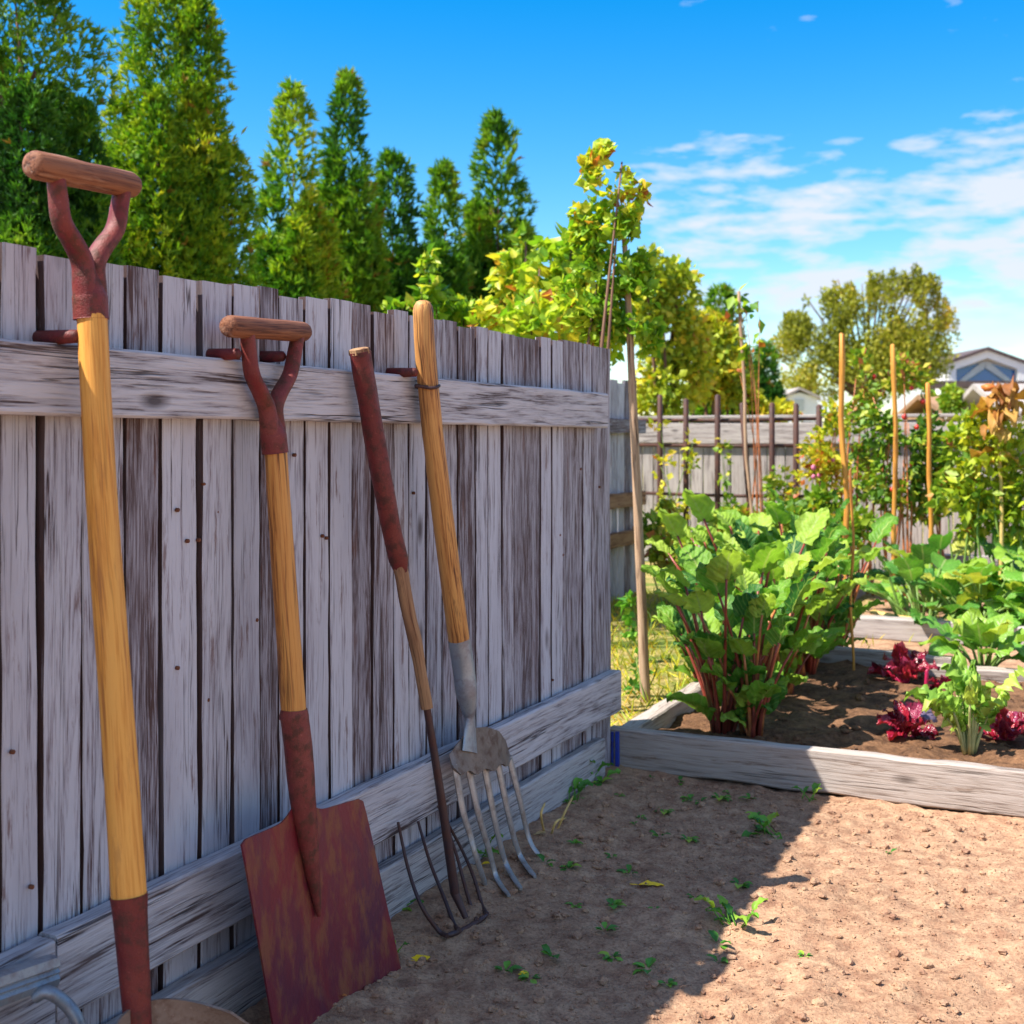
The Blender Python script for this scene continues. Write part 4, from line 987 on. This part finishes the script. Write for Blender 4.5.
# gable house on the right
Y = 95
hs = thing('gable_house', (at(980, HY, Y).x, Y, 0), 'white house with a wide glazed gable above a dark roof, on the right', 'house')
x0, zb = px2(945, 440, Y); x1, _ = px2(1022, 440, Y); xm, zt = px2(984, 350, Y); _, ze = px2(0, 363, Y); _, zr = px2(0, 382, Y)
mb = MB(); prism(mb, [(x0, 0), (x1, 0), (x1, ze-.1), (xm, zt-.3), (x0, ze-.1)], Y, Y+9); mb.build('wall', M['white'], hs, smooth=False)
mb = MB()
for xa, xb in ((x0-.35, xm), (x1+.35, xm)):
    za, zb_ = ze-.15, zt
    prism(mb, [(xa, za-.05), (xb, zb_-.05), (xb, zb_+.18), (xa, za+.15)], Y-.9, Y+9.4)
mb.build('roof', M['roof'], hs, smooth=False)
mb = MB()
for xa, xb in ((x0-.1, xm), (x1+.1, xm)):
    prism(mb, [(xa, ze-.75), (xb, zt-.65), (xb, zt-.06), (xa, ze-.16)], Y-.7, Y-.45)
for xa in (x0, x1-.6): prism(mb, [(xa, zr-.2), (xa+.6, zr-.2), (xa+.6, ze-.2), (xa, ze-.2)], Y-.69, Y-.46)
mb.build('gable_trim', M['whitetrim'], hs, smooth=False)
mb = MB(); prism(mb, [(x0+.6, zr), (x1-.6, zr), (x1-.6, ze-.55), (xm, zt-.9), (x0+.6, ze-.55)], Y-.12, Y-.05)
wn = mb.build('window', M['glass'], hs, smooth=False)
mb = MB()
for sgn in (-1, 1):
    prism(mb, [(xm+sgn*2.1, zr), (xm+sgn*1.6, zr), (xm-sgn*.02, zt-1.35), (xm+sgn*.0, zt-.9), (xm+sgn*.3, zt-.95)][::1], Y-.3, Y-.14)
mb.build('glazing_bar', M['greytrim'], wn, smooth=False)
mb = MB(); prism(mb, [(x0-5.0, zr-.55), (x1+3, zr-.55), (x1+3, zr-.1), (x0-3.5, zr-.1)], Y-4, Y-.95); mb.build('porch_roof', M['roof'], hs, smooth=False)
mb = MB(); xg, zg = px2(930, 363, Y); prism(mb, [(xg, 0), (x0-.4, 0), (x0-.4, zg), (xg, zg)], Y+2, Y+8); mb.build('side_wing', M['greytrim'], hs, smooth=False)
# small white gable house
Y = 54
hw = thing('white_house', (at(800, HY, Y).x, Y, 0), 'small white gabled house right of the tiny dark conifer', 'house')
x0, _ = px2(783, 440, Y); x1, _ = px2(817, 440, Y); xm, zt = px2(799, 389, Y); _, ze = px2(0, 397, Y)
mb = MB(); prism(mb, [(x0, 0), (x1, 0), (x1, ze), (xm, zt-.15), (x0, ze)], Y, Y+3.4); mb.build('wall', M['white'], hw, smooth=False)
mb = MB()
for xa in (x0-.12, x1+.12): prism(mb, [(xa, ze-.10), (xm, zt-.03), (xm, zt+.07), (xa, ze+.02)], Y-.2, Y+3.5)
mb.build('roof', M['greyroof'], hw, smooth=False)
mb = MB(); prism(mb, [(xm-.2, ze-.6), (xm+.2, ze-.6), (xm+.2, ze-.1), (xm-.2, ze-.1)], Y-.06, Y-.01); mb.build('window', M['greytrim'], hw, smooth=False)
# sheds beyond the plank fence
def shed(name, label, px0, px1, pyr, pye, Y, mat, wall):
    o = thing(name, (at((px0+px1)/2, HY, Y).x, Y, 0), label, 'shed', 'sheds beyond the plank fence')
    xa, zr = px2(px0, pyr, Y); xb, ze = px2(px1, pye, Y)
    mb = MB(); prism(mb, [(xa+.1, 0), (xb-.1, 0), (xb-.1, ze-.08), (xa+.1, ze-.08)], Y, Y+2.4); mb.build('wall', M[wall], o, smooth=False)
    mb = MB(); vs = [(xa, Y-.3, ze-.1), (xb, Y-.3, ze-.1), (xb, Y+1.3, zr), (xa, Y+1.3, zr), (xb, Y+2.8, ze-.1), (xa, Y+2.8, ze-.1)]
    vs2 = [(x, y, z+.1) for x, y, z in vs]
    fs = [(0, 1, 2, 3), (3, 2, 4, 5), (6, 9, 8, 7), (9, 11, 10, 8), (0, 6, 7, 1), (4, 10, 11, 5), (1, 7, 8, 2), (2, 8, 10, 4), (0, 3, 9, 6), (3, 5, 11, 9)]
    mb.add(vs+vs2, [tuple(reversed(f)) for f in fs]); mb.build('roof', M[mat], o, smooth=False)
shed('garden_shed', 'low shed with brown roof under the gable house', 938, 985, 397, 411, 26, 'brownroof', 'brownroof')
shed('garden_shed', 'grey roofed shed at the right edge beyond the plank fence', 1000, 1075, 386, 412, 22, 'greyroof', 'greytrim')
shrub('round_bush', 'round bright green bush beside the brown shed roof', 'bush', None, groundat(954, 24), [ell(953, 400, 24, 12, 14)], 700, .12, 'bean', .5, .2, .7, 4)

# ------------------------------------------------------------------ weeds and fallen leaves
def weed_mesh(k):
    mb = MB()
    for j in range(rng.randint(4, 7)):
        a = rng.uniform(0, 6.28); L = rng.uniform(.010, .024)
        d = Vector((math.cos(a), math.sin(a), rng.uniform(.15, .8)))
        mb.leaf(d*.004, d, Z, L, L*rng.uniform(.45, .7), .7, .3, .1, 4, 3, 'lance', rng.random()*9)
    o = mb.build('seedling', M['weed']); return o
ws = [weed_mesh(k) for k in range(4)]; first = set()
spots = [(640, 815), (652, 778), (664, 812), (690, 800), (705, 775), (700, 802), (720, 800), (742, 775), (750, 800), (776, 770), (568, 868), (574, 848), (612, 853), (545, 867), (600, 790), (620, 800), (634, 825), (660, 838), (688, 842), (612, 905), (605, 932), (552, 955), (612, 958), (648, 970), (720, 955), (718, 940), (530, 975), (667, 980), (505, 968), (890, 850), (805, 955), (655, 905), (630, 870), (695, 893), (740, 882), (575, 905), (725, 790), (680, 782), (756, 815)]
for i, (px, py) in enumerate(spots):
    p = G(px, py); p.z = soil_h(p.x, p.y)
    k = i % 4
    o = ws[k] if k not in first else ws[k].copy()
    if k in first: col.objects.link(o)
    first.add(k); o.location = p; o.rotation_euler = (0, 0, rng.uniform(0, 6)); s_ = rng.uniform(.6, 1.7); o.scale = (s_,)*3
    tag(o, 'tiny green seedling sprouting from the bare soil', 'weed', 'seedlings in the soil')
def weed_clump(px, py, n, L, label, mat='weed', dry=0):
    p = G(px, py); p.z = soil_h(p.x, p.y)-.003; mb = MB()
    for j in range(n):
        a = rng.uniform(0, 6.28); l = rng.uniform(.6, 1.2)*L; d = Vector((math.cos(a), math.sin(a), rng.uniform(.2, 1.6)))
        b0 = p+Vector((rng.uniform(-.5, .5)*L, rng.uniform(-.5, .5)*L, 0)); 
        mb.tube([b0, b0+d*l*.5], [.0018, .0012], 5); mb.leaf(b0+d*l*.5, d, Z, l, l*rng.uniform(.4, .6), 1.2, .3, .18, 6, 4, 'lance', rng.random()*20)
    return tag(mb.build('weed', M[mat], origin=p), label, 'weed')
weed_clump(590, 786, 9, .06, 'leafy green weed at the kickboard near the far fence end')
weed_clump(572, 806, 10, .05, 'green weed beside dry yellow stems at the foot of the fence')
weed_clump(712, 772, 8, .07, 'weed with long leaves growing against the shaded bed board')
weed_clump(770, 832, 9, .05, 'flat green weed on the shaded soil, largest right of the fallen leaf')
weed_clump(733, 922, 10, .045, 'feathery green weed straddling the edge of the fence shadow')
weed_clump(808, 800, 6, .035, 'green weed under the bed board at the shadow edge')
weed_clump(858, 796, 6, .03, 'pale green weed at the sunlit foot of the bed board')
weed_clump(402, 915, 7, .03, 'small green weed between the square blade and the thin tines')
weed_clump(487, 862, 6, .035, 'green weed behind the tines of the manure fork')
weed_clump(395, 955, 5, .03, 'green weed at the lower right corner of the square blade')
mb = MB(); p = G(552, 830); 
for a, b_, c in (((555, 832), (565, 812), (573, 796)), ((545, 832), (541, 815), (545, 803)), ((550, 835), (556, 822), (566, 818))):
    mb.tube(pline([G(*a)-Z*.01, W(b_[0], b_[1], .12), W(c[0], c[1], .10)], 4), [.003]*8+[.0015], 6)
tag(mb.build('dry_twig', M['straw'], origin=p), 'dry yellow weed stems beside the fork tines', 'twig')
def fallen(px, py, L, w, mat, label, az, curl=.3):
    p = G(px, py); p.z = soil_h(p.x, p.y)+.006
    d = Vector((math.cos(az), math.sin(az), .12)); mb = MB()
    mb.leaf(p-d*L*.5, d, Z, L, w, curl, .22, .05, 8, 6, 'lance', px*.1)
    mb.tube([p-d*L*.5, p-d*L*.78+Z*.003], [.0012, .0008], 5)
    return tag(mb.build('fallen_leaf', M[mat], origin=p), label, 'leaf')
fallen(651, 882, .062, .026, 'yellowleaf', 'narrow yellow leaf lying alone in the middle of the shaded soil', -.15)
fallen(421, 958, .05, .028, 'yellowleaf', 'broad yellow leaf beside the square blade', .2)
fallen(389, 907, .025, .02, 'yellowleaf', 'small yellow leaf at the kickboard behind the square blade', 1.2)
fallen(412, 904, .028, .014, 'yellowleaf', 'small yellow leaf left of the thin tines', .3)
fallen(339, 1007, .028, .017, 'orangeleaf', 'curled orange leaf at the bottom edge of the square blade', .2)
fallen(487, 873, .025, .018, 'yellowleaf', 'yellow leaf behind the manure fork tines', .3)
fallen(541, 841, .03, .024, 'tanleaf', 'crumpled tan leaf beside the tip of the manure fork', .5)
fallen(524, 972, .02, .012, 'yellowleaf', 'small dull yellow leaf near the bottom of the photo', .8)

# ------------------------------------------------------------------ sun, sky, camera
SUN_EL = R(55.4)
sdir = Vector((-.964*math.cos(SUN_EL), -.266*math.cos(SUN_EL), math.sin(SUN_EL)))
ld = bpy.data.lights.new('sun', 'SUN'); ld.energy = 4.9; ld.angle = R(.5); ld.color = (1, .94, .85)
lo = bpy.data.objects.new('sun', ld); col.objects.link(lo); lo.rotation_euler = sdir.to_track_quat('Z', 'Y').to_euler(); lo.location = (-6, -2, 10)

w = bpy.data.worlds.new('World'); scene.world = w; w.use_nodes = True
nt = w.node_tree; ns = nt.nodes; ns.clear(); lk = nt.links.new
out = ns.new('ShaderNodeOutputWorld'); bg = ns.new('ShaderNodeBackground'); bg.inputs[1].default_value = .108; lk(bg.outputs[0], out.inputs[0])
sky = ns.new('ShaderNodeTexSky'); sky.sky_type = 'NISHITA'; sky.sun_disc = False; sky.sun_elevation = SUN_EL; sky.sun_rotation = math.atan2(-.964, -.266) % (2*math.pi)
sky.air_density = 1.0; sky.dust_density = .3; sky.ozone_density = 1.6
hs_ = ns.new('ShaderNodeHueSaturation'); hs_.inputs['Saturation'].default_value = 1.58; hs_.inputs['Value'].default_value = 1.0; lk(sky.outputs[0], hs_.inputs['Color'])
tc = ns.new('ShaderNodeTexCoord'); sp = ns.new('ShaderNodeSeparateXYZ'); lk(tc.outputs['Generated'], sp.inputs[0])
def wm(op, a, b=None, clamp=False):
    x = ns.new('ShaderNodeMath'); x.operation = op; x.use_clamp = clamp
    for s_, v in ((x.inputs[0], a), (x.inputs[1], b)):
        if v is None: continue
        if isinstance(v, (int, float)): s_.default_value = v
        else: lk(v, s_)
    return x.outputs[0]
def wr(f, stops):
    x = ns.new('ShaderNodeValToRGB'); el = x.color_ramp.elements
    while len(el) < len(stops): el.new(.5)
    for e, (p_, c_) in zip(el, stops): e.position = p_; e.color = (c_, c_, c_, 1)
    lk(f, x.inputs[0]); return x.outputs[0]
mp = ns.new('ShaderNodeMapping'); mp.inputs['Scale'].default_value = (1.0, 1.0, 3.6); mp.inputs['Location'].default_value = (.35, .2, .12); mp.inputs['Rotation'].default_value = (0, R(4), 0); lk(tc.outputs['Generated'], mp.inputs[0])
n1 = ns.new('ShaderNodeTexNoise'); n1.inputs['Scale'].default_value = 7.5; n1.inputs['Detail'].default_value = 8; n1.inputs['Roughness'].default_value = .55; n1.inputs['Distortion'].default_value = .25; lk(mp.outputs[0], n1.inputs['Vector'])
n2 = ns.new('ShaderNodeTexNoise'); n2.inputs['Scale'].default_value = 30; n2.inputs['Detail'].default_value = 6; lk(mp.outputs[0], n2.inputs['Vector'])
dens = wm('ADD', wm('MULTIPLY', n1.outputs[0], .64), wm('MULTIPLY', n2.outputs[0], .36))
el_mask = wr(sp.outputs[2], [(0, .11), (.06, .155), (.12, .25), (.19, .28), (.24, .12), (.29, .0), (1, 0)])
az_mask = wr(sp.outputs[0], [(.0, 0), (.06, .3), (.16, 1)])
hi = wm('MULTIPLY', wr(sp.outputs[0], [(.26, 0), (.40, .18)]), wr(sp.outputs[2], [(.10, 0), (.16, 1), (.34, 1), (.45, 0)]))
back = wm('MULTIPLY', wr(wm('MULTIPLY', sp.outputs[1], -1), [(.0, 0), (.25, .23), (1, .23)]), wr(sp.outputs[2], [(0, .4), (.1, 1)]))  # unseen cloud cover behind the camera, added as white fill light
over = wr(sp.outputs[2], [(.5, 0), (.68, .18)])  # unseen overhead cloud, added to lift and neutralise the shade
left = wr(wm('MULTIPLY', sp.outputs[0], -1), [(0, .0), (.06, .14)])
cov = wm('MAXIMUM', wm('MAXIMUM', wm('MULTIPLY', el_mask, az_mask), hi), wm('MAXIMUM', back, over))
cov = wm('SUBTRACT', cov, wm('MULTIPLY', left, wr(sp.outputs[2], [(.42, 1), (.5, 0)])))
cl = wr(wm('ADD', dens, cov), [(.655, 0), (.72, .45), (.80, .92)])
mx = ns.new('ShaderNodeMix'); mx.data_type = 'RGBA'; lk(cl, mx.inputs[0]); lk(hs_.outputs[0], mx.inputs[6]); mx.inputs[7].default_value = (3.7, 3.9, 4.5, 1)
lk(mx.outputs[2], bg.inputs[0])

cd = bpy.data.cameras.new('camera'); cam = bpy.data.objects.new('camera', cd); col.objects.link(cam); scene.camera = cam
cam.location = (0, 0, CAMH); cam.rotation_euler = (R(90), 0, 0)
cd.sensor_width = 36; cd.lens = FPX/1024*36; cd.shift_y = -(512-HY)/1024; cd.clip_start = .05; cd.clip_end = 3000
cd.dof.use_dof = True; cd.dof.focus_distance = 2.4; cd.dof.aperture_fstop = 7.5
scene.view_settings.view_transform = 'Standard'; scene.view_settings.look = 'None'; scene.view_settings.exposure = 1.1; scene.view_settings.gamma = 1
scene.cycles.max_bounces = 6; scene.cycles.transparent_max_bounces = 4
